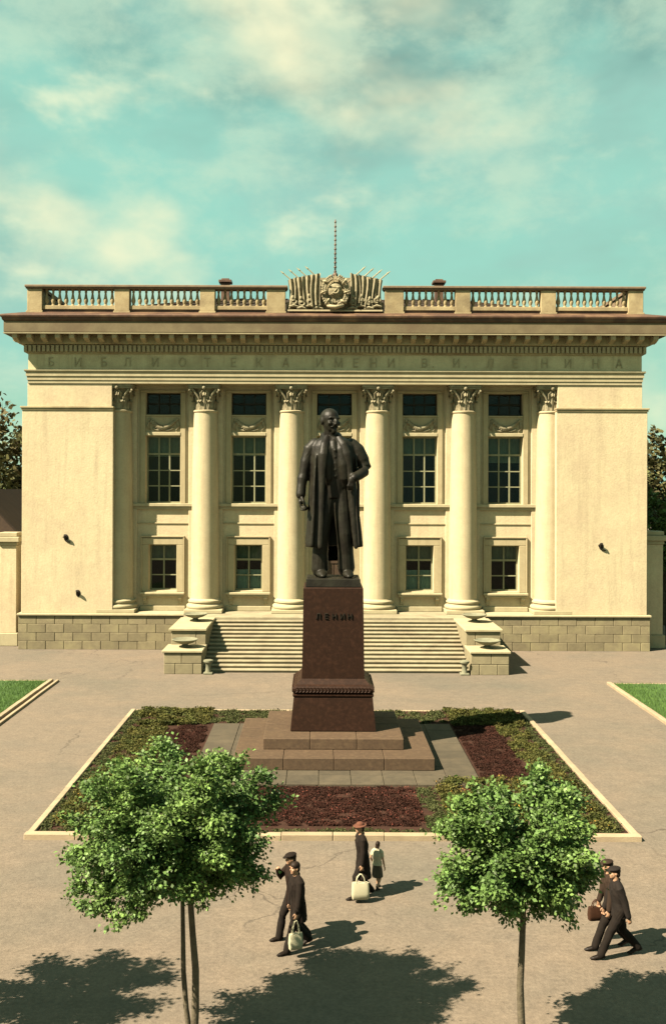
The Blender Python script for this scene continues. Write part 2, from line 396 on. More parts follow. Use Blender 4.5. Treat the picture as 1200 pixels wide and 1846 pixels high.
def leaf_cloud(name, P, size, m, parent=None, blade=False, up=.6, dirs=None, jitter=.35, fold=.25, link=True):
    """many small leaf faces, one at each point"""
    n = len(P); a = rng.uniform(0, 2 * math.pi, n); sz = size * rng.uniform(1 - jitter, 1 + jitter, n)
    if blade:
        t = np.stack([np.cos(a) * .35, np.sin(a) * .35, np.ones(n)], 1)
    else:
        t = rng.normal(0, 1, (n, 3)); t[:, 2] *= .6
        if dirs is not None: t = t * .7 + dirs
        t[:, 2] -= .25
    t /= np.linalg.norm(t, axis=1)[:, None]
    nr = rng.normal(0, 1, (n, 3)); nr[:, 2] += up * 2
    w = np.cross(t, nr); w /= np.linalg.norm(w, axis=1)[:, None] + 1e-9; nn = np.cross(w, t)
    s = sz[:, None]; wd = .16 if blade else .36
    base = P; mid = P + t * s * .45
    if blade: V = np.stack([base - w * s * wd * .5, base + w * s * wd * .5, P + t * s], 1); k = 3; F = np.arange(n * 3).reshape(-1, 3)
    else:
        V = np.stack([base, mid + w * s * wd + nn * s * wd * fold, P + t * s, mid - w * s * wd + nn * s * wd * fold], 1); F = np.arange(n * 4).reshape(-1, 4)
    V = V.reshape(-1, 3); lo, hi = V.min(0), V.max(0); o0 = np.array(((lo[0] + hi[0]) / 2, (lo[1] + hi[1]) / 2, lo[2])); V = V - o0
    k = F.shape[1]; me = bpy.data.meshes.new(name); me.vertices.add(len(V)); me.vertices.foreach_set('co', V.reshape(-1).astype(np.float32))
    me.loops.add(F.size); me.loops.foreach_set('vertex_index', F.reshape(-1).astype(np.int32))
    me.polygons.add(len(F)); me.polygons.foreach_set('loop_start', (np.arange(len(F)) * k).astype(np.int32)); me.polygons.foreach_set('loop_total', np.full(len(F), k, np.int32))
    me.update(calc_edges=True); me.validate(); me.materials.append(m)
    return place(name, me, o0, parent)
lawn(-40, -12.5, 20, 46.7, 0); lawn(13.55, 41, 20, 46.4, 0)

# ------------------------------------------------------------------ the library building
AX, FY = .9, 56.2                       # axis and distance of its wings' front
H0 = 2.02                               # top of the plinth, floor of the portico
B = empty('library_building', (AX, FY, 0))
tag(B, 'yellow classical building with six columns, balustrade and sculpted crest', 'building')
def bobj(name, vf, m, parent=B, smooth=False): return obj(name, vf, MT[m], parent, smooth, off=(AX, FY, 0))
def bempty(name, loc, parent=B):
    o = bpy.data.objects.new(name, None); COL.objects.link(o); o.parent = parent; w = Vector(loc) + Vector((AX, FY, 0)); o.location = w - WO[parent]; WO[o] = w; return o
def bplace(name, me, loc, parent=B, rz=0.0, scale=None): return place(name, me, Vector(loc) + Vector((AX, FY, 0)), parent, rz, scale)
HW, PIN, DEEP, WY = 17.57, 12.46, 24.0, 1.32     # half width, inner edge of the wings, depth, recessed wall
# wings: lower mass, string moulding, set-back upper mass
for s in (-1, 1):
    a, b = sorted((s * PIN, s * HW))
    bobj('wing_wall', cbox(a, b, 0, DEEP, H0, 13.45, .012), 'stucco')
    a2, b2 = sorted((s * (PIN + .1), s * (HW - .26)))
    bobj('wing_attic', cbox(a2, b2, .12, DEEP - .2, 13.66, 14.96, .01), 'stucco')
    m = MB(); m.box(*sorted((s * (PIN - .04), s * (HW + .10))), -.10, DEEP, 13.56, 13.66, .015); m.box(*sorted((s * (PIN - .02), s * (HW + .05))), -.05, DEEP, 13.45, 13.557, .01)
    bobj('string_course', m, 'cornice')
    # raised panel line low on the wing (thin frame that reads as a faint outline)
    m = MB(); x0, x1 = sorted((s * (PIN + .0 + .06), s * (HW - .55)))
# recessed wall with its openings
BAYS = [-9.84, -4.92, 0, 4.92, 9.84]
holes = []
for bx in BAYS:
    holes += [(bx - 1.0, bx + 1.0, 13.30, 14.57), (bx - 1.0, bx + 1.0, 8.21, 12.09)]
    holes += [(bx - .8, bx + .8, 3.18, 5.82)] if bx else [(bx - 1.1, bx + 1.1, H0 + .02, 5.9)]
def wall_holes(x0, x1, z0, z1, holes, y, dep):
    xs = sorted({x0, x1, *[h[0] for h in holes], *[h[1] for h in holes]}); zs = sorted({z0, z1, *[h[2] for h in holes], *[h[3] for h in holes]})
    m = MB()
    for i in range(len(xs) - 1):
        for j in range(len(zs) - 1):
            cx, cz = (xs[i] + xs[i + 1]) / 2, (zs[j] + zs[j + 1]) / 2
            if any(h[0] < cx < h[1] and h[2] < cz < h[3] for h in holes): continue
            m.add(([(xs[i], y, zs[j]), (xs[i + 1], y, zs[j]), (xs[i + 1], y, zs[j + 1]), (xs[i], y, zs[j + 1])], [(0, 1, 2, 3)]))
    for a, b, c, d in holes:
        for p, q in (((a, c), (b, c)), ((b, c), (b, d)), ((b, d), (a, d)), ((a, d), (a, c))):
            m.add(([(p[0], y, p[1]), (q[0], y, q[1]), (q[0], y + dep, q[1]), (p[0], y + dep, p[1])], [(0, 1, 2, 3)]))
    return m
bobj('portico_wall', wall_holes(-PIN - .3, PIN + .3, H0 - .05, 15.2, holes, WY, .62), 'stucco')
bobj('rear_wall', MB().box(-HW + .3, HW - .3, DEEP - .3, DEEP - .01, 0, 15).box(-HW + .01, -HW + .3, .3, DEEP - .02, 0, H0 - .02).box(HW - .3, HW - .01, .3, DEEP - .02, 0, H0 - .02), 'stucco')
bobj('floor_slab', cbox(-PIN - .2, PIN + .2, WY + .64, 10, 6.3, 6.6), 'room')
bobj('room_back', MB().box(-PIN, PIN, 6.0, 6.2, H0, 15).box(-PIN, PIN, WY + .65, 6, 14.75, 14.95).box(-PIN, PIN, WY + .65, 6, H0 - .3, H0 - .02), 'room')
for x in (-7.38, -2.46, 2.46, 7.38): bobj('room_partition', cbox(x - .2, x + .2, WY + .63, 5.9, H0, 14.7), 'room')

def window(bx, z0, z1, hw, cols, hs, m, curtain=None, curtain2=None, yfr=None, vertical_from=None, name='window'):
    """frame, bars and a pane in every light"""
    y = WY + .42 if yfr is None else yfr
    w = bempty(name, (bx, y, z0))
    fr = MB(); t = .085
    fr.box(bx - hw, bx - hw + t, y, y + .08, z0, z1).box(bx + hw - t, bx + hw, y, y + .08, z0, z1)
    fr.box(bx - hw + t, bx + hw - t, y, y + .08, z0, z0 + t).box(bx - hw + t, bx + hw - t, y, y + .08, z1 - t, z1)
    bobj('frame', fr, m, w)
    xs = [bx - hw + t + (2 * hw - 2 * t) * i / cols for i in range(cols + 1)]; zs = [z0 + t] + list(hs) + [z1 - t]
    for x in xs[1:-1]: bobj('bar', cbox(x - .04, x + .04, y + .012, y + .07, z0 + t, z1 - t), m, w)
    for z in hs:
        th = .055 if z == max(hs) else .03
        bobj('bar', cbox(bx - hw + t, bx + hw - t, y + .006, y + .075, z - th, z + th), m, w)
    for i in range(cols):
        for j in range(len(zs) - 1):
            pv = [(xs[i], y + .04, zs[j]), (xs[i + 1], y + .04, zs[j]), (xs[i + 1], y + .045 + random.uniform(-.006, .006), zs[j + 1]), (xs[i], y + .042, zs[j + 1])]
            bobj('pane', (pv, [(0, 1, 2, 3)]), 'glass', w)
    def drape(za, zb, mt, xa, xb, k):
        n = 24; v = []; f = []
        for i in range(n + 1):
            x = xa + (xb - xa) * i / n; yy = y + .22 + .035 * math.sin(i * 1.9 + k) + .015 * math.sin(i * .7)
            v += [(x, yy, za), (x, yy, zb)]
        f = [(2 * i, 2 * i + 2, 2 * i + 3, 2 * i + 1) for i in range(n)]
        bobj('curtain', (v, f), mt, w, True)
    if curtain: drape(curtain[0], curtain[1], 'curtain', bx - hw, bx + hw, bx)
    if curtain2:
        drape(curtain2[0], curtain2[1], 'curtainb', bx - hw + .1, bx - .06, bx); drape(curtain2[0], curtain2[1], 'curtainb', bx + .08, bx + hw - .05, bx + 2)
    return w
leaf8 = [(0, 0), (.05, .03), (.09, .10), (.06, .18), (0, .22), (-.06, .18), (-.09, .10), (-.05, .03)]
for bx in BAYS:
    window(bx, 13.30, 14.57, 1.0, 3, [13.95], 'framed', name='attic_window')
    window(bx, 8.21, 12.09, 1.0, 3, [9.2, 10.1, 11.05], 'frame', curtain={-9.84: (10.9, 12.05), -4.92: (10.95, 12.05), 4.92: (11.0, 12.05), 9.84: (10.6, 12.05)}.get(bx), name='tall_window')
    # surround of the upper group
    m = MB()
    for s in (-1, 1): m.box(*sorted((bx + s * 1.0, bx + s * 1.30)), WY - .09, WY + .02, 8.20, 14.57, .02); m.box(*sorted((bx + s * 1.30, bx + s * 1.36)), WY - .05, WY + .02, 8.20, 14.72)
    m.box(bx - 1.30, bx + 1.30, WY - .085, WY + .02, 14.573, 14.72, .02)
    bobj('window_surround', m, 'trim')
    # relief panel with a garland
    p = bempty('garland_panel', (bx, WY, 12.1)); bobj('panel', cbox(bx - .99, bx + .99, WY - .015, WY + .3, 12.30, 13.20), 'trim', p)
    bobj('lintel', cbox(bx - 1.0, bx + 1.0, WY - .12, WY + .25, 12.10, 12.297, .02), 'ledge', p)
    bobj('sill', cbox(bx - 1.0, bx + 1.0, WY - .07, WY + .25, 13.203, 13.30, .02), 'trim', p)
    g = MB(); pts = [(bx - .78 + 1.56 * t, WY - .05, 13.02 - .46 * math.sin(math.pi * t)) for t in [i / 14 for i in range(15)]]
    g.add(tube(pts, [.07 + .07 * math.sin(math.pi * i / 14) for i in range(15)], 8))
    for i in range(15):
        for k in (-1, 1):
            q = pts[i]; g.add(ellipsoid((q[0] + k * .03, q[1] - .05, q[2] + k * (.05 + .05 * math.sin(math.pi * i / 14))), (.075, .06, .05), n=6, m=4))
    for s in (-1, 1):
        q = (bx + s * .80, WY - .06, 13.02)
        g.add(ellipsoid(q, (.10, .08, .10), n=8, m=5))
        for k in range(3): g.add(tube([q, (q[0] + s * (.03 + .05 * k), q[1], 12.8 - .1 * k), (q[0] - s * .04 * k, q[1], 12.5 - .05 * k)], [.05, .06, .02], 6))
        g.add(tube([(bx + s * .1, WY - .05, 12.42), (bx + s * .3, WY - .06, 12.40), (bx + s * .55, WY - .05, 12.48), (bx + s * .62, WY - .04, 12.60)], [.05, .06, .05, .02], 6))
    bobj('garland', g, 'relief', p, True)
    # sill band and thin moulding between the storeys
    bobj('sill_band', MB().box(bx - 1.75, bx + 1.75, WY - .24, WY + .25, 8.02, 8.20, .02).box(bx - 1.7, bx + 1.7, WY - .14, WY + .02, 7.86, 8.017, .015), 'ledge')
    bobj('moulding', cbox(bx - 1.7, bx + 1.7, WY - .055, WY + .02, 7.02, 7.10, .012), 'trim')
    if bx:
        window(bx, 3.18, 5.82, .8, 2, [4.05, 4.95], 'frame', curtain=(4.95, 5.8), curtain2=(3.2, 4.35) if abs(bx) < 5 else None, name='low_window')
        m = MB()
        for s in (-1, 1): m.box(*sorted((bx + s * .8, bx + s * 1.18)), WY - .10, WY + .02, 3.12, 5.82, .02); m.box(*sorted((bx + s * 1.18, bx + s * 1.26)), WY - .15, WY + .02, 3.12, 6.25, .015)
        m.box(bx - 1.18, bx + 1.18, WY - .10, WY + .02, 5.823, 6.2, .02); m.box(bx - 1.25, bx + 1.25, WY - .16, WY + .02, 6.253, 6.33, .01)
        bobj('window_surround', m, 'trim')
        sl = bempty('window_ledge', (bx, WY, 2.4))
        bobj('sill', MB().box(bx - 1.28, bx + 1.28, WY - .36, WY + .25, 2.98, 3.11, .02).box(bx - 1.22, bx + 1.22, WY - .28, WY + .02, 2.86, 2.977, .02), 'ledge', sl)
        for s in (-1, 1):
            prof = [(WY, 2.855), (WY - .24, 2.855), (WY - .24, 2.74), (WY - .12, 2.62), (WY - .08, 2.42), (WY, 2.38)]
            v = [(bx + s * 1.0 - .1, a, b) for a, b in prof] + [(bx + s * 1.0 + .1, a, b) for a, b in prof]; n = len(prof)
            bobj('bracket', (v, [tuple(range(n)), tuple(range(2 * n - 1, n - 1, -1))] + [(i, i + n, (i + 1) % n + n, (i + 1) % n) for i in range(n)]), 'ledge', sl)
        bobj('dado', cbox(bx - 1.3, bx + 1.3, WY - .10, WY + .02, H0, 2.30, .02), 'ledge')
    else:
        d = bempty('door', (bx, WY + .2, H0)); y = WY + .22
        for s in (-1, 1):
            xa, xb = sorted((bx + s * .02, bx + s * .98)); m = MB().box(xa, xb, y, y + .08, H0 + .03, 4.75)
            for za, zb in ((2.25, 3.05), (3.2, 4.55)): m.box(xa + .12, xb - .12, y - .03, y + .001, za, zb, .02)
            bobj('door_leaf', m, 'door', d); bobj('handle', tube([(bx + s * .10, y - .06, 3.0), (bx + s * .10, y - .06, 3.5)], .02, 8), 'iron', d)
        bobj('frame', MB().box(bx - 1.1, bx - .985, y - .04, y + .1, H0 + .03, 5.9).box(bx + .985, bx + 1.1, y - .04, y + .1, H0 + .03, 5.9).box(bx - .985, bx + .985, y - .04, y + .1, 4.76, 4.9), 'door', d)
        bobj('pane', cbox(bx - .98, bx + .98, y + .03, y + .04, 4.9, 5.9), 'glass', d)
        m = MB()
        for s in (-1, 1): m.box(*sorted((bx + s * 1.1, bx + s * 1.5)), WY - .1, WY + .02, H0, 6.2, .02)
        m.box(bx - 1.5, bx + 1.5, WY - .12, WY + .02, 6.203, 6.4, .02); bobj('door_surround', m, 'trim')

# pilasters behind, then the six columns
CX = [-12.3, -7.38, -2.46, 2.46, 7.38, 12.3]; CYA = 1.07
for x in CX: bobj('pilaster', cbox(x - .98, x + .98, WY - .12, WY + .02, H0, 14.95, .015), 'stucco')
hcol = 14.96 - H0
prof = []
for i in range(17):
    t = i / 16; r = .80 - .135 * t ** 1.8; prof.append((r, .78 + t * (11.35 - .78)))
prof = [(.88, .70), (.84, .74)] + prof + [(.69, 11.37), (.72, 11.41), (.72, 11.47), (.68, 11.50)]
me_shaft = share('shaft', lathe(prof, 40), MT['shaft'], 40)
bp = [(1.0, .2), (1.02, .23), (1.05, .28), (1.06, .34), (1.04, .40), (1.0, .44), (.94, .455), (.90, .48), (.90, .52), (.93, .55), (.96, .58), (.965, .62), (.95, .67), (.90, .70)]
me_base = share('base', MB().box(-1.08, 1.08, -1.08, 1.08, 0, .2, .02).add(lathe(bp, 40)), MT['ledge'], 35)
def capital():
    m = MB()
    m.add(lathe([(.60, 0), (.60, .5), (.64, .9), (.74, 1.15), (.80, 1.22)], 24))
    def acanthus(a, z0, h, r0, out, w):
        # a tapering leaf that climbs the bell and curls over at its tip, with a raised rib and lobed rim
        v = []; f = []; nt = 7
        ca, sa = math.cos(a), math.sin(a)
        for i in range(nt + 1):
            t = i / nt; rr = r0 + out * (t ** 2.2) * 1.0; z = z0 + h * (math.sin(min(t, .84) / .84 * math.pi / 2) if t <= .84 else 1 - (t - .84) * 1.25)
            ww = w * (1 - .55 * t) * (1.0 + .18 * math.sin(i * math.pi)) * (.82 if i % 2 else 1.1)
            for j, k in enumerate((-1, -.5, 0, .5, 1)):
                rad = rr + (.035 if k == 0 else (-.02 if abs(k) == .5 else .0)); tx = k * ww
                v.append((rad * ca - tx * sa, rad * sa + tx * ca, z - abs(k) * .04))
        for i in range(nt):
            for j in range(4): f.append((i * 5 + j, i * 5 + j + 1, i * 5 + 6 + j, i * 5 + 5 + j))
        n = len(v)   # thickness
        v2 = [(x - .04 * ca, y - .04 * sa, z - .02) for x, y, z in v]; f2 = [tuple(i + n for i in q[::-1]) for q in f]
        m.add((v + v2, f + f2))
    for k in range(8): acanthus(math.pi / 8 + k * math.pi / 4, 0.02, .58, .62, .20, .24)
    for k in range(8): acanthus(k * math.pi / 4, .05, .98, .63, .24, .22)
    for k in range(4):                                    # corner volutes
        a = math.pi / 4 + k * math.pi / 2; ca, sa = math.cos(a), math.sin(a)
        for s in (-1, 1):
            pts = [((.70 + .33 * t) * ca - s * (.26 - .20 * t) * sa, (.70 + .33 * t) * sa + s * (.26 - .20 * t) * ca, .62 + .56 * t ** .8) for t in [i / 6 for i in range(7)]]
            m.add(tube(pts, [.05, .055, .06, .065, .07, .07, .06], 6))
        c0 = Vector((1.05 * ca, 1.05 * sa, 1.06)); sp = []
        for i in range(15):
            th = i * .62; rr = .15 * (1 - i / 16.0); sp.append((c0.x + rr * math.cos(th) * ca, c0.y + rr * math.cos(th) * sa, c0.z + rr * math.sin(th)))
        m.add(tube(sp, [.06] * 12 + [.05, .04, .03], 6))
    for k in range(4):                                    # face flowers
        a = k * math.pi / 2; m.add(ellipsoid((.86 * math.cos(a), .86 * math.sin(a), 1.25), (.12, .12, .13), n=8, m=5))
        for s in (-1, 1):
            t = a + s * .28; m.add(tube([(.7 * math.cos(t), .7 * math.sin(t), .66), (.78 * math.cos(t), .78 * math.sin(t), .95), (.80 * math.cos(a + s * .12), .80 * math.sin(a + s * .12), 1.08)], [.04, .05, .06], 6))
    poly = []                                             # abacus with hollow sides
    for k in range(4):
        a = math.pi / 4 + k * math.pi / 2
        for t in (-.07, .07): poly.append((1.24 * math.cos(a + t), 1.24 * math.sin(a + t)))
        for t in (.3, .55, .785, 1.02, 1.27):
            rr = .86 + .30 * abs(t - .785) / .785; poly.append((rr * math.cos(a + t), rr * math.sin(a + t)))
    n = len(poly)
    for za, zb, sc in ((1.20, 1.29, .95), (1.292, 1.43, 1.0)):
        v = [(x * sc, y * sc, za) for x, y in poly] + [(x * sc, y * sc, zb) for x, y in poly]
        m.add((v, [tuple(range(n))[::-1], tuple(range(n, 2 * n))] + [(i, (i + 1) % n, (i + 1) % n + n, i + n) for i in range(n)]))
    return m
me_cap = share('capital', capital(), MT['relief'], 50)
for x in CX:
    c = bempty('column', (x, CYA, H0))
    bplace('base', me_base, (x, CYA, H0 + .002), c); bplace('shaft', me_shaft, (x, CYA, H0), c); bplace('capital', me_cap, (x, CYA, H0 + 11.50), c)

# entablature
EY = .06
def block_sweep(prof, hw, y0): return sweep(prof, hw, y0, DEEP)
bobj('architrave', block_sweep([(-1.2, 14.965), (0, 14.965), (0, 15.14), (.04, 15.145), (.04, 15.36), (.09, 15.365), (.09, 15.58), (.14, 15.60), (.17, 15.66), (.17, 15.72), (-.2, 15.725)], 17.28, EY), 'ledge')
fr = bempty('frieze', (0, EY, 15.7)); bobj('wall', block_sweep([(-.1, 15.70), (.0, 15.72), (0, 16.62), (-.1, 16.64)], 17.26, EY), 'frieze', fr)
ft = bpy.data.curves.new('t', 'FONT'); ft.extrude = .025; ft.resolution_u = 3; fo = bpy.data.objects.new('t', ft); COL.objects.link(fo)
def letter(ch, h, wx=1.0):
    ft.body = ch; bpy.context.view_layer.update()
    me = bpy.data.meshes.new_from_object(fo.evaluated_get(bpy.context.evaluated_depsgraph_get())); s = h / .728
    V = np.array([v.co[:] for v in me.vertices]); cx = (V[:, 0].min() + V[:, 0].max()) / 2
    vf = ([((x - cx) * s * wx, -z, y * s) for x, y, z in V], [tuple(p.vertices) for p in me.polygons]); bpy.data.meshes.remove(me); return vf
LET = list(zip('БИБЛИОТЕКА', (92, 140, 187, 229, 279, 328, 373, 420, 467, 514))) + list(zip('ИМЕНИ', (575, 609, 640, 672, 704))) + [('В', 764), ('.', 779), ('И', 821), ('.', 838)] + list(zip('ЛЕНИНА', (882, 927, 980, 1022, 1072, 1114)))
for ch, px in LET:
    x = (px - VX) * (FY + EY) / FPX - AX
    bobj('letter', moved(letter(ch, .50, .9), (x, EY - .02, 15.92)), 'letter', fr)
bobj('bed_moulding', block_sweep([(0, 16.60), (.06, 16.62), (.09, 16.66), (.09, 17.10), (.26, 17.14), (.30, 17.17), (.30, 17.62), (.1, 17.63)], 17.26, EY), 'cornice')
dm = MB(); pitch = .255; n = int((2 * 17.5) / pitch)
for i in range(n): x = -17.48 + (i + .5) * 2 * 17.48 / n; dm.box(x - .082, x + .082, EY - .26, EY - .08, 16.72, 17.07)
for s in (-1, 1):
    for i in range(30): y = EY + .1 + i * pitch; dm.box(*sorted((s * 17.34, s * 17.52)), y, y + .164, 16.72, 17.07)
tag(bobj('dentil_row', dm, 'trim'), None, None, None, 'stuff')
cor = bempty('cornice', (0, EY, 17.2))
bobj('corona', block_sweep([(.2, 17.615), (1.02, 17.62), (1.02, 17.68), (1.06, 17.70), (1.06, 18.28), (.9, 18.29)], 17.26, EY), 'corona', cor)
bobj('corona_lip', block_sweep([(1.0, 17.60), (1.075, 17.605), (1.08, 17.66), (1.0, 17.67)], 17.26, EY), 'ledge', cor)
mp_ = [(0, .0), (-.55, .13), (-.66, .18), (-.66, .40), (0, .40)]
v = [(-.135, a, b) for a, b in mp_] + [(.135, a, b) for a, b in mp_]
me_mod = share('modillion', (v, [tuple(range(5)), tuple(range(9, 4, -1))] + [(i, i + 5, (i + 1) % 5 + 5, (i + 1) % 5) for i in range(5)]), MT['trim'])
nm = 46
for i in range(nm): bplace('modillion', me_mod, (-17.75 + 35.5 * i / (nm - 1), EY - .295, 17.21), cor)
for s in (-1, 1):
    for i in range(8): bplace('modillion', me_mod, (s * 17.555, EY + .5 + i * .79, 17.21), cor, s * math.pi / 2)
bobj('gutter_edge', block_sweep([(.86, 18.28), (1.08, 18.30), (1.14, 18.38), (1.15, 18.47), (1.22, 18.52), (1.24, 18.60), (1.18, 18.66), (-.05, 19.0), (-.3, 19.0)], 17.26, EY), 'roofedge')
# hipped roof
ze, zr = 18.95, 21.7; hx = 16.4
v = [(-hx, .8, ze), (hx, .8, ze), (hx, DEEP - .5, ze), (-hx, DEEP - .5, ze), (-7.5, 10.5, zr), (7.5, 10.5, zr), (-hx, .8, ze - .4), (hx, .8, ze - .4), (hx, DEEP - .5, ze - .4), (-hx, DEEP - .5, ze - .4)]
rf = bobj('roof', (v, [(0, 1, 5, 4), (1, 2, 5), (2, 3, 4, 5), (3, 0, 4), (6, 7, 1, 0), (7, 8, 2, 1), (8, 9, 3, 2), (9, 6, 0, 3)]), 'roof')
m = MB()
for i in range(21):
    t = -1 + i / 10; m.add(tube([(t * hx, .82, ze + .03), (t * 7.5, 10.48, zr + .03)], .035, 5))
bobj('roof_seam', m, 'roof', rf)
for x in (-7.05, 6.95): bobj('chimney', MB().box(x - .28, x + .28, 9.2, 9.8, 20.4, 22.55, .02).box(x - .42, x + .42, 9.05, 9.95, 22.553, 22.72, .02).box(x - .25, x + .25, 9.25, 9.75, 22.72, 22.84, .02), 'roofedge', rf)
# balustrade
bl = bempty('balustrade', (0, 0, 18.9)); BYC = .2
posts = [(-16.87, .84), (-11.97, .84), (-7.17, .84), (-3.32, 1.05), (3.32, 1.05), (7.17, .84), (11.97, .84), (16.87, .84)]
for x, w in posts:
    m = MB().box(x - w / 2 - .05, x + w / 2 + .05, BYC - .36, BYC + .36, 18.90, 19.02, .015).box(x - w / 2, x + w / 2, BYC - .30, BYC + .30, 19.023, 20.26, .02)
    bobj('post', m, 'bal', bl)
bprof = [(.10, 0), (.10, .07), (.06, .10), (.085, .16), (.125, .28), (.12, .36), (.085, .50), (.06, .66), (.055, .74), (.08, .78), (.06, .82), (.09, .86), (.09, .93)]
me_bal = share('baluster', lathe(bprof, 10), MT['bal'], 40)
for i in range(7):
    if i == 3: continue
    xa = posts[i][0] + posts[i][1] / 2; xb = posts[i + 1][0] - posts[i + 1][1] / 2; n = round((xb - xa) / .377)
    bobj('bottom_rail', MB().box(xa - .0, xb + .0, BYC - .20, BYC + .20, 19.12, 19.34, .02), 'bal', bl)
    bobj('plinth_strip', cbox(xa, xb, BYC - .13, BYC + .13, 18.95, 19.118), 'roofedge', bl)
    for k in range(n): bplace('baluster', me_bal, (xa + (k + .5) * (xb - xa) / n, BYC, 19.335), bl, random.uniform(0, 3))
for xa, xb in ((-17.36, -2.72), (2.72, 17.36)):
    bobj('top_rail', MB().box(xa, xb, BYC - .36, BYC + .36, 20.263, 20.33, .01).box(xa - .05, xb + .05, BYC - .42, BYC + .42, 20.333, 20.47, .025), 'railcap', bl)
for s in (-1, 1):
    xa, xb = sorted((s * 16.60, s * 17.14))
    bobj('side_parapet', MB().box(xa, xb, BYC + .32, 12, 18.92, 20.26, .02).box(xa - .08, xb + .08, BYC + .43, 12.1, 20.263, 20.47, .02), 'railcap', bl)

# sculpted crest over the middle
cr = bempty('crest', (0, .2, 19.0))
bobj('backing', MB().box(-2.74, 2.74, .15, .55, 18.95, 19.6, .03).add(prism([(-2.6, 19.6), (2.6, 19.6), (2.5, 20.9), (1.4, 21.0), (-1.4, 21.0), (-2.5, 20.9)], .25, .5)), 'relief', cr)
for s in (-1, 1):
    for k in range(4):
        xc = s * (1.08 + k * .44); top = 21.1 - .07 * k; y0 = -.02 - .07 * (3 - k)
        # banner hanging in soft folds
        v = []; f = []; nx, nz = 16, 10
        for j in range(nz + 1):
            t = j / nz; z = top - t * (1.75 - .04 * k)
            for i in range(nx + 1):
                u = i / nx; x = xc + (u - .5) * (.50 + .06 * math.sin(t * 4 + k)) + s * .05 * math.sin(t * 3.2 + k)
                v.append((x, y0 - .12 * math.sin(u * 2 * math.pi * 2.0 + k * 1.3 + t * .8) * (.55 + .45 * t), z + s * (u - .5) * -.16))
        for j in range(nz):
            for i in range(nx): a = j * (nx + 1) + i; f.append((a, a + 1, a + nx + 2, a + nx + 1))
        n0 = len(v); v += [(x, y + .14, z) for x, y, z in v]; f += [tuple(i + n0 for i in q[::-1]) for q in f]
        rim = [i for i in range(nx + 1)] + [(j + 1) * (nx + 1) - 1 for j in range(1, nz + 1)] + [nz * (nx + 1) + i for i in range(nx - 1, -1, -1)] + [j * (nx + 1) for j in range(nz - 1, 0, -1)]
        f += [(rim[i], rim[(i + 1) % len(rim)], rim[(i + 1) % len(rim)] + n0, rim[i] + n0) for i in range(len(rim))]
        bobj('banner', (v, f), 'relief', cr, 60)
        # staff ending in a spear point
        p0 = Vector((xc - s * .5, y0 + .1, top - .55)); p1 = Vector((xc + s * .42 + s * .02 * k, y0 + .02, top + .26))
        bobj('staff', MB().add(tube([p0, p1], .035, 6)).add(tube([p1, p1 + (p1 - p0).normalized() * .08, p1 + (p1 - p0).normalized() * .30], [.03, .048, .004], 6)), 'cornice', cr)
        # tassels and scrolls below each banner
        g = MB()
        zb = 19.22 + .10 * (k % 2); xb = s * (.98 + k * .45)
        sp = []
        for i in range(13): th = i * .6 + (0 if s > 0 else math.pi); rr = .20 * (1 - i / 15); sp.append((xb + s * rr * math.cos(th), -.18, zb + .28 + rr * math.sin(th)))
        g.add(tube(sp, [.07] * 10 + [.06, .05, .03], 6))
        g.add(tube([(xb - s * .28, -.14, zb - .05), (xb, -.2, zb + .03), (xb + s * .26, -.16, zb - .03)], [.05, .085, .05], 7))
        g.add(ellipsoid((xb + s * .05, -.2, zb + .62 - .05 * k), (.10, .09, .13), n=8, m=5)); g.add(tube([(xb + s * .05, -.19, zb + .50 - .05 * k), (xb + s * .02, -.2, zb + .28)], [.05, .09], 7))
        bobj('scroll', g, 'relief', cr, 50)
bobj('crest_plinth', MB().box(-2.66, 2.66, -.26, .15, 19.0, 19.10, .02), 'ledge', cr)
# round emblem: globe with hammer and sickle, sheaves, ribbon, star
em = bempty('emblem', (0, -.2, 19.1)); EC = (0, -.30, 20.08)
def P(a, r, y=0): return (EC[0] + r * .80 * math.cos(a), EC[1] + y, EC[2] + r * math.sin(a))
bobj('disc', moved((lambda vf: ([(x * .62, z * .5 - .24, y * .80 + 20.08) for x, y, z in vf[0]], vf[1]))(lathe([(1.0, 0), (1.0, .3), (.9, .5)], 28)), (0, 0, 0)), 'cornice', em)
sph = ellipsoid((0, -.42, 20.12), (.40, .16, .42), n=24, m=12); bobj('globe', sph, 'relief', em, True)
gm = MB()
for a in (-.5, 0, .5):
    gm.add(tube([(.40 * math.cos(a) * math.sin(t), -.42 - .17 * math.cos(t), 20.12 + .42 * math.sin(a) * 1.0) for t in [(-1.3 + i * .26) for i in range(11)]], .014, 5))
bobj('globe_line', gm, 'cornice', em)
hs = MB(); hs.add(tube([(-.20, -.61, 19.92), (.14, -.61, 20.27)], .030, 6)); hs.box(.05, .24, -.65, -.57, 20.25, 20.34, .01)
hs.add(tube([(.17 * math.cos(t) + .01, -.61, 20.15 + .19 * math.sin(t)) for t in [(-2.4 + i * .36) for i in range(11)]], [.03, .035, .04, .042, .042, .04, .036, .03, .024, .016, .006], 6)); hs.add(tube([(-.11, -.61, 20.02), (-.22, -.61, 19.90)], .03, 6))
bobj('hammer_and_sickle', hs, 'ledge', em, True)
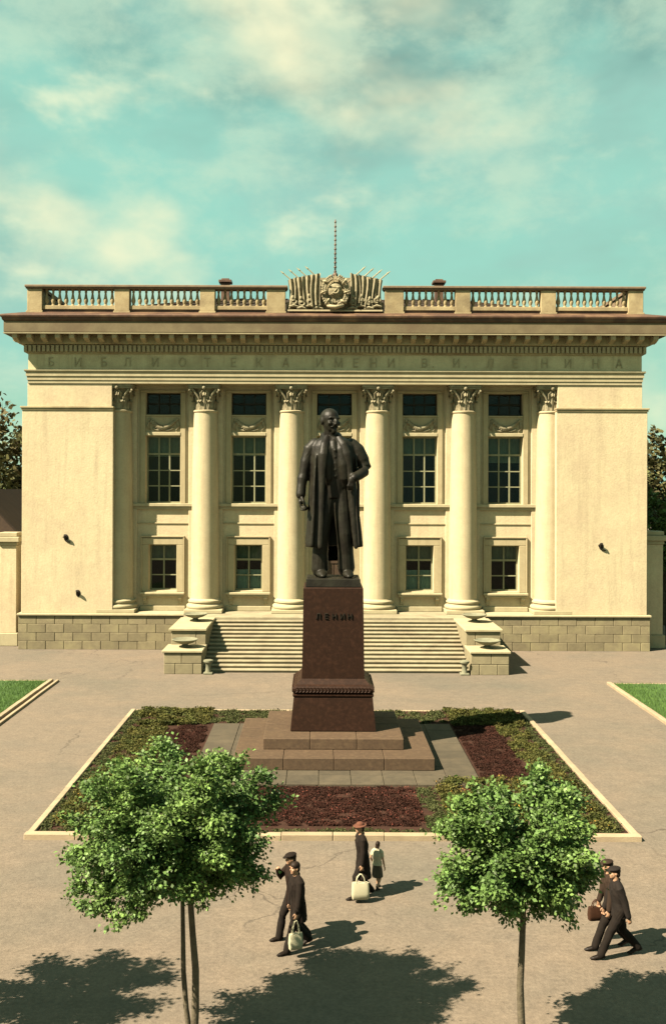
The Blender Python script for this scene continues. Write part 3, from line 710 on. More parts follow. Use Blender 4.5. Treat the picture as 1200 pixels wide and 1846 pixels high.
for s in (-1, 1):
    w = MB()
    for i in range(17):
        a = -math.pi / 2 + s * (.28 + i * .155); w.add(ellipsoid(P(a, .82, -.12), (.115, .10, .115), n=7, m=5))
        for k in (-1, 1): q = P(a + s * .05, .82 + k * .10, -.18); w.add(ellipsoid(q, (.07, .05, .085), n=6, m=4))
    bobj('wheat_sheaf', w, 'relief', em, True)
    for i in range(3):
        a = -math.pi / 2 + s * (.75 + i * .75); bobj('ribbon', tube([P(a - .07, .64, -.26), P(a, .82, -.34), P(a + .07, 1.0, -.24)], .085, 7, flat=.55), 'ledge', em, True)
rr = MB()
for i in range(9): a = -math.pi / 2 + (i - 4) * .20; rr.add(tube([P(a, .30, -.10), P(a, .62, -.16)], [.02, .045], 5))
bobj('sun_ray', rr, 'relief', em)
bobj('ribbon_knot', MB().add(tube([P(-2.2, .98, -.2), P(-1.57, .92, -.34), P(-.94, .98, -.2)], [.10, .17, .10], 8, flat=.7)), 'ledge', em, True)
st = [(math.cos(math.pi / 2 + i * math.pi / 5) * (.19 if i % 2 == 0 else .08), 20.86 + math.sin(math.pi / 2 + i * math.pi / 5) * (.19 if i % 2 == 0 else .08)) for i in range(10)]
bobj('star', prism(st, -.48, -.36), 'ledge', em)
# staff with collars above the crest
m = MB().add(tube([(0, .3, 20.9), (0, .3, 24.3)], [.055, .03], 8))
for i in range(12): m.add(ellipsoid((0, .3, 21.35 + i * .255), (.085 - .002 * i, .085 - .002 * i, .075), n=8, m=5))
m.add(ellipsoid((0, .3, 21.15), (.15, .15, .17), n=10, m=6))
bobj('mast', m, 'roofedge', cr, True)

# plinth of squared blocks on both wings
for s in (-1, 1):
    pl = bempty('plinth', (s * 13, -.2, 0)); xo, xi = 17.72, 8.1
    bobj('core', MB().box(*sorted((s * xo - s * .05, s * xi)), -.10, WY + .2, 0, 1.90), 'mortar', pl)
    bobj('ledge', MB().box(*sorted((s * (xo + .05), s * xi)), -.26, WY + .1, 1.903, H0, .025), 'ledge', pl)
    ch = .475
    for c in range(4):
        x = xo - (0 if c % 2 else .52)
        segs = []
        if c % 2 == 0: segs.append((xo, x))
        while x > xi + .05: segs.append((x, max(xi, x - 1.03))); x -= 1.03
        for a, b in segs:
            if abs(a - b) < .1: continue
            x0, x1 = sorted((s * a, s * b)); j = random.uniform(-.008, .008)
            bobj('block', cbox(x0 + .012, x1 - .012, -.16 + j, -.02, c * ch + .013 - .02, (c + 1) * ch - .013, .018), 'block', pl)
    # return side
    for c in range(4):
        for k in range(8): x0, x1 = sorted((s * (xo - .06), s * (xo + .01))); bobj('block', cbox(x0, x1, -.0 + k * 1.03 + .01, k * 1.03 + 1.01, c * ch - .007, (c + 1) * ch - .013, .015), 'block', pl)
# stair and portico floor
sw = 6.56
bobj('portico_floor', MB().box(-PIN, PIN, -.14, WY + .3, H0 - .25, H0 - .008).box(-8.3, 8.3, -1.46, -.02, .5, H0 - .002, .02), 'step')
stair = bempty('stair', (0, -7, 0)); ns = 14; y0 = -7.0; tr = (7.0 - 1.5) / (ns - 1)
for i in range(ns):
    z1 = H0 * (i + 1) / ns - (.004 if i == ns - 1 else 0); ya = y0 + i * tr
    if i == ns - 1: break
    bobj('step', MB().box(-sw, sw, ya - .055, ya + tr + .02, z1 - .055, z1, .012).box(-sw, sw, ya, ya + tr + .04, z1 - H0 / ns - .03, z1 - .057), 'step', stair)
bobj('stair_core', (lambda: ([(-sw, y0 + .1, 0), (sw, y0 + .1, 0), (sw, -1.4, 0), (-sw, -1.4, 0), (-sw, -1.4, H0 - .35), (sw, -1.4, H0 - .35)], [(0, 1, 2, 3), (3, 2, 5, 4), (0, 4, 5, 1), (0, 3, 4), (1, 5, 2)]))(), 'mortar', stair)
for s in (-1, 1):
    ck = bempty('cheek_wall', (s * 7.4, -5.7, 0))
    def cb(name, xa, xb, *a, m='cheek', c=.018): return bobj(name, cbox(*sorted((s * xa, s * xb)), *a, c), m, ck)
    cb('core', sw + .03, 8.36, -7.42, -.2, 0, 1.0, m='mortar', c=0)
    cb('core', sw + .03, 8.26, -5.66, -.2, 1.0, 1.84, m='mortar', c=0)
    # lower tier: two courses
    xs0 = [sw, 7.55, 8.42]; xs1 = [sw, 6.98, 7.86, 8.42]
    for zi, xs in enumerate((xs1, xs0)):
        for i in range(len(xs) - 1): cb('block', xs[i] + .01, xs[i + 1] - .01, -7.46, -7.1, zi * .52, zi * .52 + .50)
        for k in range(7 if zi == 0 else 2):
            ya = -7.09 + k * .95 + (.0 if zi else 0)
            cb('block', 8.10, 8.42, ya, ya + .93, zi * .52, zi * .52 + .50)
            cb('block', sw, sw + .3, ya, ya + .93, zi * .52, zi * .52 + .50)
    cb('coping', sw - .05, 8.50, -7.54, -5.55, 1.045, 1.17, m='ledge', c=.025)
    xs = [sw, 7.05, 8.32]
    for i in range(2): cb('block', xs[i] + .01, xs[i + 1] - .01, -5.70, -5.3, 1.173, 1.86)
    for k in range(5):
        ya = -5.29 + k * .96; cb('block', 8.0, 8.32, ya, ya + .94, 1.173, 1.86); cb('block', sw, sw + .3, ya, ya + .94, 1.0, 1.86)
    cb('coping', sw - .05, 8.42, -5.80, -1.47, 1.863, 1.998, m='ledge', c=.025)

# bowls on the cheek walls, small stone posts at the foot of the stair
def bowl(x, y, z, label, grp):
    r = [(.28, 0), (.30, .06), (.16, .10), (.14, .15), (.42, .24), (.60, .34), (.66, .40), (.62, .42), (.50, .34), (.10, .30)]
    b = bobj('stone_bowl', moved(lathe(r, 20), (x, y, z)), 'bowl', None, 50); tag(b, label, 'bowl', grp); return b
for s, sd_ in ((-1, 'left'), (1, 'right')):
    bowl(s * 7.5, -6.55, 1.172, f'low stone bowl on the lower tier of the stair wall at {sd_}', 'stone bowls on the stair walls')
    bowl(s * 7.42, -3.0, 2.0, f'low stone bowl on the upper tier of the stair wall at {sd_}', 'stone bowls on the stair walls')
    p = MB().box(s * 6.25 - .22, s * 6.25 + .22, -7.62, -7.18, 0, .10, .02).add(lathe([(.16, .10), (.13, .2), (.12, .45), (.18, .54), (.24, .60), (.24, .68), (.12, .72)], 14, (s * 6.25, -7.4, 0)))
    tag(bobj('stone_post', p, 'bowl', None, 40), f'small pale stone post at the {sd_} foot of the stair', 'post', 'posts at the foot of the stair')
# iron flag brackets on the wing walls
def bracket(px, py, label, big=True):
    x = (px - VX) * FY / FPX - AX; z = CAM_Z - (py - VY) * FY / FPX; m = MB()
    m.add(ellipsoid((x, -.02, z), (.13, .035, .20), n=10, m=6)); m.add(tube([(x - .02, -.02, z - .06), (x - .02, -.22, z + .16)], [.06, .075], 8))
    if big: m.add(tube([(x, -.03, z - .16), (x + .14, -.05, z - .22), (x + .24, -.04, z - .25)], [.05, .04, .03], 6)); m.add(tube([(x - .05, -.03, z + .1), (x - .17, -.05, z + .02)], [.05, .03], 6))
    tag(bobj('flag_bracket', m, 'iron', None, 50), label, 'bracket', 'iron brackets on the wing walls')
bracket(120, 971, 'larger iron bracket high on the left wing wall'); bracket(142, 1071, 'small iron bracket low on the left wing wall', False); bracket(1083, 983, 'iron bracket on the right wing wall')

# ================================================================== side things
def gate_pillar(x, y, w, h, label):
    t = empty('gate_pillar', (x, y, 0)); tag(t, label, 'pillar', 'pillars of the side gates')
    def o(n, vf, m): return obj(n, vf, MT[m], t, off=(x, y, 0))
    o('base', MB().box(-w / 2 - .12, w / 2 + .12, -w / 2 - .12, w / 2 + .12, 0, .75, .03), 'ledge')
    o('shaft', MB().box(-w / 2, w / 2, -w / 2, w / 2, .753, h - .75, .02), 'stucco')
    o('cap', MB().box(-w / 2 - .06, w / 2 + .06, -w / 2 - .06, w / 2 + .06, h - .747, h - .55, .02).box(-w / 2 - .2, w / 2 + .2, -w / 2 - .2, w / 2 + .2, h - .547, h - .25, .03).box(-w / 2 - .05, w / 2 + .05, -w / 2 - .05, w / 2 + .05, h - .247, h, .03), 'ledge')
gate_pillar(-17.75, 57.7, .95, 6.5, 'plastered gate pillar against the left end of the building'); gate_pillar(19.25, 57.7, .95, 6.7, 'plastered gate pillar half in shade by the right end of the building')
def iron_gate(x0, x1, y, label):
    t = empty('iron_gate', ((x0 + x1) / 2, y, 0)); tag(t, label, 'gate', 'iron side gates')
    fr = MB().box(x0, x1, y - .03, y + .03, .25, .33).box(x0, x1, y - .03, y + .03, 2.5, 2.58).box(x0, x1, y - .03, y + .03, 4.2, 4.28)
    obj('frame', fr, MT['iron'], t); n = int((x1 - x0) / .17)
    for i in range(n):
        x = x0 + (i + .5) * (x1 - x0) / n; obj('bar', tube([(x, y, .1), (x, y, 4.5), (x, y, 4.75)], [.02, .02, .004], 6), MT['iron'], t)
    for i in range(n // 3):
        x = x0 + (i + .5) * (x1 - x0) / (n // 3); sp = [(x + .22 * (1 - k / 14) * math.cos(k * .6), y - .035, 3.4 + .5 * (1 - k / 14) * math.sin(k * .6)) for k in range(13)]
        obj('scroll', tube(sp, .02, 5), MT['iron'], t)
iron_gate(-22.4, -18.3, 57.7, 'dark wrought iron gate left of the building'); iron_gate(19.8, 23.8, 57.7, 'dark wrought iron gate right of the building')
h = empty('small_house', (-22.6, 70, 0)); tag(h, 'low house with brown pitched roof behind the left gate', 'house')
obj('wall', MB().box(-25.6, -19.6, 66.5, 76, 0, 5.6), MT['stucco'], h)
obj('gable', prism([(-25.6, 5.6), (-19.6, 5.6), (-22.6, 8.7)], 66.52, 66.7), MT['door'], h)
for s in (-1, 1):
    ex = -22.6 + s * 3.5; v = [(-22.6, 66.1, 8.95), (-22.6, 76.4, 8.95), (ex, 76.4, 5.35), (ex, 66.1, 5.35)]; v += [(x, y, z - .16) for x, y, z in v]
    obj('roof', (v, [(0, 1, 2, 3), (7, 6, 5, 4), (0, 4, 5, 1), (1, 5, 6, 2), (2, 6, 7, 3), (3, 7, 4, 0)]), MT['roof'], h)
for x in (-24.2, -21.2):
    w = obj('window', MB().box(x - .55, x + .55, 66.42, 66.5, 1.6, 3.4), MT['frame'], h)
    obj('pane', MB().box(x - .45, x + .45, 66.40, 66.418, 1.7, 3.3), MT['glass'], w)

# ================================================================== monument
MX, MY = .52, 35.1
pv = empty('paving', (MX, 34, 0)); tag(pv, 'grey stone paving round the stepped base of the monument', None, None, 'structure')
px0, px1, py0, py1 = -3.95, 5.02, 30.28, 38.1
obj('bedding', MB().box(px0 + .01, px1 - .01, py0 + .01, py1 - .01, .0, .085), MT['mortar'], pv)
nx, ny = 9, 8; tw, td = (px1 - px0) / nx, (py1 - py0) / ny
for i in range(nx):
    for j in range(ny):
        xa, ya = px0 + i * tw, py0 + j * td
        if MX - 3.0 < xa and xa + tw < MX + 3.0 and 32 < ya and ya + td < 37.4: continue
        obj('slab', cbox(xa + .008, xa + tw - .008, ya + .008, ya + td - .008, .02, .12 + random.uniform(-.004, .004), .008), MT['paving'], pv)
pe = empty('pedestal', (MX, MY, .12)); tag(pe, 'tall dark red granite pedestal on two broad steps', 'pedestal')
def po(n, vf, m='granite', smooth=False, parent=None): return obj(n, vf, MT[m], parent or pe, smooth, off=(MX, MY, 0))
# lower step and upper step, each of dressed slabs
def slab_ring(name, hx, y0, y1, z0, z1, n):
    st_ = empty('x', (0, 0, 0)); bpy.data.objects.remove(st_)
    w = 2 * hx / n
    for i in range(n): po(name, cbox(-hx + i * w + .004, -hx + (i + 1) * w - .004, y0, y0 + 1.1, z0, z1, .018), 'granitestep')
    k = 3; d = (y1 - y0 - 1.108) / k
    for i in range(k):
        for s in (-1, 1): po(name, cbox(*sorted((s * hx, s * (hx - 1.2))), y0 + 1.108 + i * d, y0 + 1.1 + (i + 1) * d, z0, z1, .018), 'granitestep')
    po(name, cbox(-hx + 1.208, hx - 1.208, y0 + 1.108, y1, z0, z1 - .004, .01), 'granitestep')
slab_ring('lower_step', 3.21, 31.76 - MY, 37.3 - MY, .12, .51, 4)
slab_ring('upper_step', 2.31, 32.80 - MY, 36.9 - MY, .513, .87, 3)
def taper(h0, h1, z0, z1, c=.03):
    v = []; 
    for h_, z in ((h0 - c, z0), (h0, z0 + c), (h1, z1 - c), (h1 - c, z1)):
        v += [(-h_, -h_ * .95, z), (h_, -h_ * .95, z), (h_, h_ * .95, z), (-h_, h_ * .95, z)]
    f = [(0, 3, 2, 1), (12, 13, 14, 15)]
    for k in range(3):
        for i in range(4): j = (i + 1) % 4; f.append((k * 4 + i, k * 4 + j, k * 4 + 4 + j, k * 4 + 4 + i))
    return v, f
po('base_block', taper(1.44, 1.34, .872, 2.02))
def sqprof(pr):
    v = []; f = []
    for p, z in pr: v += [(-p, -p * .95, z), (p, -p * .95, z), (p, p * .95, z), (-p, p * .95, z)]
    for k in range(len(pr) - 1):
        for i in range(4): j = (i + 1) % 4; f.append((k * 4 + i, k * 4 + j, k * 4 + 4 + j, k * 4 + 4 + i))
    f += [(0, 3, 2, 1), tuple(4 * (len(pr) - 1) + i for i in range(4))]; return v, f
po('base_moulding', sqprof([(1.34, 2.023), (1.37, 2.06), (1.37, 2.10), (1.30, 2.12)]))
mo = po('wreath_moulding', sqprof([(1.28, 2.121), (1.34, 2.15), (1.375, 2.22), (1.375, 2.30), (1.33, 2.38), (1.24, 2.43), (1.16, 2.52), (1.08, 2.60)]))
lf = MB()
for s in range(4):
    for i in range(22):
        t = -1.28 + 2.56 * (i + .5) / 22
        for k in (-1, 0, 1):
            q = ellipsoid((t + (.03 if k == 0 else 0), -1.375 * .95 if s % 2 == 0 else -1.375, 2.26 + k * .062), (.075, .028, .028), Matrix.Rotation(k * .4, 3, 'Y'), n=6, m=4)
            if s % 2 == 1: q = ([(x * .95, y, z) for x, y, z in q[0]], q[1])
            lf.add(moved(q, (0, 0, 0), s * math.pi / 2))
obj('wreath_leaf', lf, MT['granite'], mo, True, off=(MX, MY, 0))
po('shaft', taper(1.065, 1.02, 2.58, 5.70))
po('bronze_plinth', taper(.95, .92, 5.703, 5.99, .02), 'bronze')
for ch, px in zip('ЛЕНИН', (574, 589, 603, 617.5, 631)):
    x = (px - VX) * (MY - .98) / FPX - MX
    po('letter', moved(letter(ch, .185, 1.0), (x, -.985 - .012, 4.64)), 'iron')
bpy.data.objects.remove(fo)

# ------------------------------------------------------------------ the bronze figure
SC = MY / FPX
def S(px, py, y=0.0): return ((px - 600.5) * SC, y, (1042 - py) * SC)
def statue():
    body = []; coat = []
    # legs and shoes
    body.append(rtube([S(592, 880, .0), S(585, 925, -.06), S(579, 965, -.10), S(577, 1000, -.02), S(577, 1028, .02)], [.36, .34, .29, .28, .31], 14))
    body.append(rtube([S(613, 880, .0), S(617, 925, -.10), S(621, 965, -.18), S(623, 1000, -.12), S(624, 1026, -.08)], [.36, .34, .29, .28, .31], 14))
    for cx, y0, dx in ((577, .05, .10), (625, -.06, .06)):
        a = Vector(S(cx, 1035, y0 + .2)); body.append(rtube([a, a + Vector((dx * .4, -.3, .03)), a + Vector((dx * .8, -.62, -.03)), a + Vector((dx, -.80, -.06))], [.20, .21, .19, .10], 12, flat=.72, up=(0, 0, 1)))
    # torso in a buttoned waistcoat
    body.append(rings([(.04, .02, S(0, 900)[2], .50, .42), (.05, .0, S(0, 870)[2], .56, .45), (.07, -.03, S(0, 840)[2], .58, .48), (.08, -.04, S(0, 815)[2], .62, .46), (.06, .0, S(0, 800)[2], .56, .38), (.02, .0, S(0, 790)[2], .30, .28)], 24))
    for i in range(5): body.append(ellipsoid(S(603, 815 + i * 11.5, -.50 + .012 * i), (.055, .05, .055), n=8, m=5))
    body.append(rtube([S(600, 800, -.38), S(601, 812, -.47), S(602, 824, -.50)], [.09, .10, .05], 8, flat=.5, up=(0, 1, 0)))
    body.append(rtube([S(597, 795, .02), S(595.5, 785, -.02), S(595, 775, -.05)], [.27, .24, .24], 12))
    # jacket fronts inside the coat
    for s, x0, x1, x2 in ((-1, 592, 590, 591), (1, 609, 618, 620)):
        body.append(rtube([S(x0, 792, -.26), S((x0 + x1) / 2, 812, -.46), S(x1, 840, -.52), S(x2, 866, -.46), S(x2 + s * 2, 884, -.30)], [.09, .13, .15, .13, .06], 8, flat=.45, up=(0, 1, 0)))
    # head, turned to its left
    rot = Matrix.Rotation(R(30), 3, 'Z') @ Matrix.Rotation(R(4), 3, 'X'); hc = Vector(S(594, 761, -.06))
    def he(c, r, rr=None): body.append(ellipsoid(hc + rot @ Vector(c), r, rot if rr is None else rot @ rr, n=16, m=10))
    he((0, .04, .08), (.325, .40, .36)); he((0, -.06, -.08), (.265, .32, .33)); he((0, -.14, -.24), (.20, .20, .17))
    he((0, -.34, .10), (.24, .06, .045)); he((0, -.40, -.05), (.065, .09, .13)); he((0, -.42, -.11), (.085, .07, .05))
    for s in (-1, 1): he((s * .15, -.28, -.08), (.10, .09, .09)); he((s * .31, .04, -.02), (.045, .09, .14)); he((s * .10, -.335, .02), (.055, .05, .03)); he((s * .075, -.335, -.19), (.09, .055, .035), Matrix.Rotation(s * .35, 3, 'Y'))
    he((0, -.29, -.33), (.085, .10, .12)); he((0, -.335, -.285), (.09, .05, .03))
    # hand of the straight arm and the cap it holds
    hp = Vector(S(543, 902, -.18)); body.append(ellipsoid(hp, (.11, .16, .20), n=12, m=8))
    for i in range(4): body.append(rtube([hp + Vector((-.05, -.14 + .085 * i, -.08)), hp + Vector((-.02, -.15 + .085 * i, -.24)), hp + Vector((.08, -.14 + .08 * i, -.30)), hp + Vector((.13, -.12 + .07 * i, -.22))], [.055, .052, .048, .04], 8))
    body.append(rtube([hp + Vector((.02, -.14, .06)), hp + Vector((.08, -.22, -.08)), hp + Vector((.12, -.20, -.20))], [.06, .055, .045], 8))
    body.append(ellipsoid(hp + Vector((.10, -.04, -.32)), (.14, .26, .10), n=14, m=8)); body.append(ellipsoid(hp + Vector((.06, -.28, -.36)), (.12, .12, .04), n=10, m=6))
    # hand in the pocket
    q = Vector(S(633, 868, -.60)); body.append(ellipsoid(q, (.15, .13, .17), n=12, m=8))
    for i in range(4): body.append(rtube([q + Vector((-.08 + .05 * i, -.06, -.05)), q + Vector((-.14 + .05 * i, -.07, -.2)), q + Vector((-.12 + .05 * i, -.02, -.32))], [.05, .048, .04], 8))
    # long coat, open in front: a thick shell
    rows = [(789, 582, 616, 592, 606, .30), (796, 568, 632, 588, 611, .40), (806, 560, 640, 585, 616, .47), (822, 557.5, 642, 583.5, 619, .51), (842, 557, 641, 583, 621, .52), (862, 556.5, 640.5, 582.5, 624, .52), (885, 555.5, 642, 581.5, 627, .54), (910, 554, 644.5, 580.5, 630, .57), (935, 552.5, 647.5, 580, 633, .60), (960, 551, 650.5, 579, 636, .63), (980, 550, 652.5, 578.5, 639, .65), (988, 550, 653, 578.5, 639.5, .65)]
    n = 64; v = []; f = []
    for ri, (py, l, r, ol, orr, b) in enumerate(rows):
        cx = (l + r) / 2; a = (r - l) / 2; a1 = math.asin(max(-.98, min(.98, (cx - ol) / a))); a2 = math.asin(max(-.98, min(.98, (orr - cx) / a)))
        g = min(1, max(0, (py - 800) / 150)); ring_o = []; ring_i = []
        for k in range(n + 1):
            th = a2 + (2 * math.pi - a1 - a2) * k / n; fo_ = 1 + g * (.05 * math.sin(5 * th + .8 + .006 * py) + .03 * math.sin(11 * th + 2.0 - .004 * py)) * (0.6 if k in (0, n) else 1)
            x = cx + a * math.sin(th) * min(fo_, 1.03); y = -b * math.cos(th) * fo_
            ring_o.append(S(x, py, y)); xi = cx + (a - 5.0) * math.sin(th) * fo_; yi = -(b - .11) * math.cos(th) * fo_; ring_i.append(S(xi, py, yi))
        v += ring_o + ring_i[::-1]
    m = 2 * (n + 1); R_ = len(rows)
    for i in range(R_ - 1):
        for k in range(m): j = (k + 1) % m; f.append((i * m + k, i * m + j, (i + 1) * m + j, (i + 1) * m + k))
    # close top and hem with strips
    for base in (0, (R_ - 1) * m):
        for k in range(n): f.append((base + k, base + k + 1, base + m - 2 - k, base + m - 1 - k))
    coat.append((v, f))
    # raised lapels and front edges
    coat.append(rtube([S(590, 790, -.24), S(585, 803, -.44), S(582.5, 822, -.60), S(581, 850, -.64), S(580, 900, -.66), S(578.5, 945, -.70), S(577, 986, -.74)], [.11, .15, .17, .12, .10, .10, .10], 8, flat=.5, up=(0, 1, 0)))
    coat.append(rtube([S(608, 790, -.24), S(617, 803, -.42), S(624, 822, -.50), S(629, 850, -.50), S(633.5, 900, -.50), S(637, 945, -.54), S(640.5, 986, -.56)], [.11, .15, .17, .12, .10, .10, .10], 8, flat=.5, up=(0, 1, 0)))
    coat.append(rtube([S(586, 793, -.22), S(582, 788, .06), S(595, 783, .30), S(610, 788, .06), S(612, 793, -.22)], [.10, .13, .14, .13, .10], 10))       # collar
    # long vertical folds
    for x0, x1, y in ((569, 562, -.50), (640, 648, -.30)):
        coat.append(rtube([S(x0, 825, y * .80), S((x0 + x1) / 2 + 1, 880, y * .94), S((x0 + x1) / 2, 925, y), S(x1, 984, y * 1.08)], [.04, .06, .07, .085], 8))
    # sleeves
    coat.append(rtube([S(567, 802, .02), S(558, 812, .0), S(551, 836, -.04), S(547, 858, -.08), S(545, 866, -.10), S(543, 880, -.15), S(542, 894, -.20)], [.21, .245, .215, .18, .20, .17, .18], 14))
    coat.append(rtube([S(546, 861, -.05), S(540, 866, -.16), S(549, 868, -.2)], [.06, .06, .04], 7)); coat.append(tube([S(536, 893, -.15), S(541, 895, -.30), S(547, 894, -.15), S(541, 893, .0), S(536, 893, -.15)], .05, 7))
    coat.append(rtube([S(633, 802, .02), S(643, 813, .02), S(652.5, 832, .03), S(657, 845, .0), S(655, 852, -.12), S(647, 858, -.36), S(637, 864, -.58)], [.21, .26, .26, .24, .21, .18, .165], 14))
    for t in ((648, 836, 662, 840), (646, 846, 662, 850)): coat.append(rtube([S(t[0], t[1], -.16), S((t[0] + t[2]) / 2, t[1] + 5, -.14), S(t[2], t[3], .02)], [.03, .05, .03], 6))
    def post_h(V):
        # hollow the eye sockets a little
        for s in (-1, 1):
            c = np.array(hc + rot @ Vector((s * .12, -.34, .055))); d = np.linalg.norm(V - c, axis=1); w = np.exp(-(d / .075) ** 2)
            V = V + w[:, None] * np.array(rot @ Vector((0, .07, 0)))[None]
        return V
    b = union_mesh(body, .024, 4, 'statue', post_h); c = union_mesh(coat, .026, 12, 'coat')
    b.materials.append(MT['bronze']); c.materials.append(MT['bronze'])
    o = place('statue', b, (MX, MY, 5.985)); tag(o, 'dark bronze statue of a standing man in a long open overcoat', 'statue'); place('coat', c, (MX, MY, 5.985), o)
statue()

# ================================================================== people
def two_bone(a, c, l1, l2, pole):
    a, c = Vector(a), Vector(c); d = c - a; L = min(d.length, (l1 + l2) * .999); dn = d.normalized()
    x = (l1 * l1 - l2 * l2 + L * L) / (2 * L); hgt = math.sqrt(max(0, l1 * l1 - x * x)); p = Vector(pole); p = (p - dn * p.dot(dn)).normalized()
    return a + dn * x + p * hgt
def person(label, loc, yaw, height, lf, rf, lh, rh, outfit, lean=0.0, head_yaw=0.0, group=None, name='person', fem=False):
    """figure facing -Y before it is turned by yaw; feet lf, rf = (x, forward, heel lift); hands = (x, forward, z) for a 1.75 m body"""
    k = height / 1.75; sh, hipw = (.165, .10) if fem else (.19, .095)
    pel = Vector((0, 0, .91)); chest = Vector((0, -lean * .5, 1.22)); nk = Vector((0, -lean, 1.47))
    body, top, low, shoe, hairp = [], [], [], [], []
    def foot(f, s):
        ank = Vector((f[0], -f[1], .085 + f[2])); hip = pel + Vector((s * hipw, 0, -.02)); kn = two_bone(hip, ank, .435, .425, (0, -1, .15))
        toe = ank + Vector((0, -.19, -.055 - f[2] * .85)); heel = ank + Vector((0, .055, -.045))
        return hip, kn, ank, toe, heel
    for f, s in ((lf, 1), (rf, -1)):
        hip, kn, ank, toe, heel = foot(f, s); calf = kn.lerp(ank, .35)
        body.append(rtube([hip, hip.lerp(kn, .4), kn, calf, ank], [.085, .08, .055, .055, .038], 12))
        shoe.append([]); shoe[-1].append(rtube([heel, ank.lerp(toe, .3) + Vector((0, 0, -.025)), toe + Vector((0, .05, 0)), toe], [.045, .052, .047, .025], 10, flat=.8, up=(0, 0, 1)))
        shoe[-1].append(rtube([ank + Vector((0, .01, .02)), ank + Vector((0, -.01, -.03))], [.046, .05], 10))
        if outfit['low'] == 'trousers':
            low.append(rtube([hip + Vector((0, 0, .05)), hip.lerp(kn, .4), kn + Vector((0, -.005, 0)), calf, ank + Vector((0, .005, -.015))], [.115, .105, .082, .08, .076], 14))
    if outfit['low'] == 'trousers': low.append(rings([(0, 0, .80, .13, .11), (0, 0, .90, .165, .12), (0, 0, 1.02, .155, .11)], 18))
    # torso, neck, head
    body.append(rings([(0, 0, .84, .13, .10), (0, 0, .92, .15, .11), (0, chest.y * .4, 1.05, .125, .095), (0, chest.y, 1.25, .15, .105), (0, nk.y * .9, 1.39, .15, .09), (0, nk.y, 1.46, .07, .065)], 20))
    rot = Matrix.Rotation(head_yaw, 3, 'Z'); hc = nk + Vector((0, -.03, .165))
    body.append(rtube([nk + Vector((0, 0, -.05)), nk + Vector((0, -.005, .06)), hc + Vector((0, .015, -.06))], [.06, .055, .055], 12))
    def he(lst, c, r, rr=None): lst.append(ellipsoid(hc + rot @ Vector(c), r, rot if rr is None else rot @ rr, n=14, m=9))
    he(body, (0, .015, .025), (.075, .092, .088)); he(body, (0, -.025, -.04), (.060, .070, .075)); he(body, (0, -.05, -.085), (.036, .04, .03)); he(body, (0, -.095, -.018), (.014, .022, .026))
    he(body, (0, -.082, .028), (.05, .012, .010)); he(body, (0, -.086, -.056), (.024, .012, .008))
    for s in (-1, 1): he(body, (s * .074, .012, -.012), (.011, .02, .03)); he(body, (s * .036, -.065, -.03), (.022, .02, .02))
    # arms and hands
    for hnd, s in ((lh, 1), (rh, -1)):
        shd = Vector((s * sh, nk.y * .95, 1.415)); w = Vector((hnd[0], -hnd[1], hnd[2])); el = two_bone(shd, w, .30, .265, (s * .35, 1, -.2))
        w = el + (w - el).normalized() * .265
        body.append(rtube([shd, shd.lerp(el, .5), el, el.lerp(w, .4), w], [.052, .047, .039, .038, .028], 10))
        fd = (w - el).normalized(); side = Vector((0, -1, 0)) if abs(fd.y) < .8 else Vector((0, 0, 1)); side = (side - fd * side.dot(fd)).normalized(); inn = fd.cross(side) * (1 if fd.cross(side).x * -s > 0 else -1)
        pc = w + fd * .05; body.append(rtube([w - fd * .01, w + fd * .03, w + fd * .085], [.028, .042, .040], 10, flat=.45, up=inn))
        for i in range(4):
            b0 = w + fd * .08 + side * (.030 - .020 * i); ln = (.036, .042, .040, .032)[i]
            body.append(rtube([b0, b0 + fd * ln + inn * .006, b0 + fd * ln * 1.5 + inn * .028, b0 + fd * ln * 1.35 + inn * .05], [.0105, .010, .0095, .008], 7))
        b0 = w + fd * .03 + side * .036; body.append(rtube([b0, b0 + fd * .03 + side * .025, b0 + fd * .062 + side * .026 + inn * .02], [.013, .012, .009], 7))
        if outfit['sleeve']: top.append(rtube([shd + Vector((-s * .05, 0, .02)), shd + Vector((s * .005, 0, -.03)), shd.lerp(el, .5), el, el.lerp(w, .5), w - fd * .005], [.075, .083, .072, .066, .060, .056], 14))
        else: top.append(rtube([shd + Vector((-s * .05, 0, .02)), shd + Vector((s * .005, 0, -.03)), shd.lerp(el, .55)], [.07, .075, .066], 14))
    # coat, jacket or blouse
    hem = outfit['hem']; fl = outfit.get('flare', .03); cy = chest.y
    rs = [(0, .005, hem, .185 + fl, .150 + fl * .8)]
    for t in (.33, .66):
        z = hem + (.95 - hem) * t
        if z < .93: rs.append((0, .003, z, .185 + fl * (1 - t), .145 + fl * .8 * (1 - t)))
    rs += [(0, 0, .97, .182, .14), (0, cy * .4, 1.08, .168 if not fem else .150, .13), (0, cy, 1.25, .188, .145 if not fem else .15), (0, nk.y * .8, 1.37, .188 if not fem else .17, .125), (0, nk.y * .95, 1.435, .14, .10), (0, nk.y, 1.475, .08, .078)]
    top.append(rings(rs, 28)); top.append(rtube([nk + Vector((.055, -.06, -.01)), nk + Vector((.07, .02, .015)), nk + Vector((0, .07, .03)), nk + Vector((-.07, .02, .015)), nk + Vector((-.055, -.06, -.01))], [.022, .03, .03, .03, .022], 8))
    for s in (-1, 1): top.append(rtube([nk + Vector((s * .055, -.065, -.01)), Vector((s * .06, cy - .135, 1.33)), Vector((s * .012, cy * .7 - .148, 1.17))], [.018, .03, .012], 8, flat=.5, up=(0, 1, 0)))
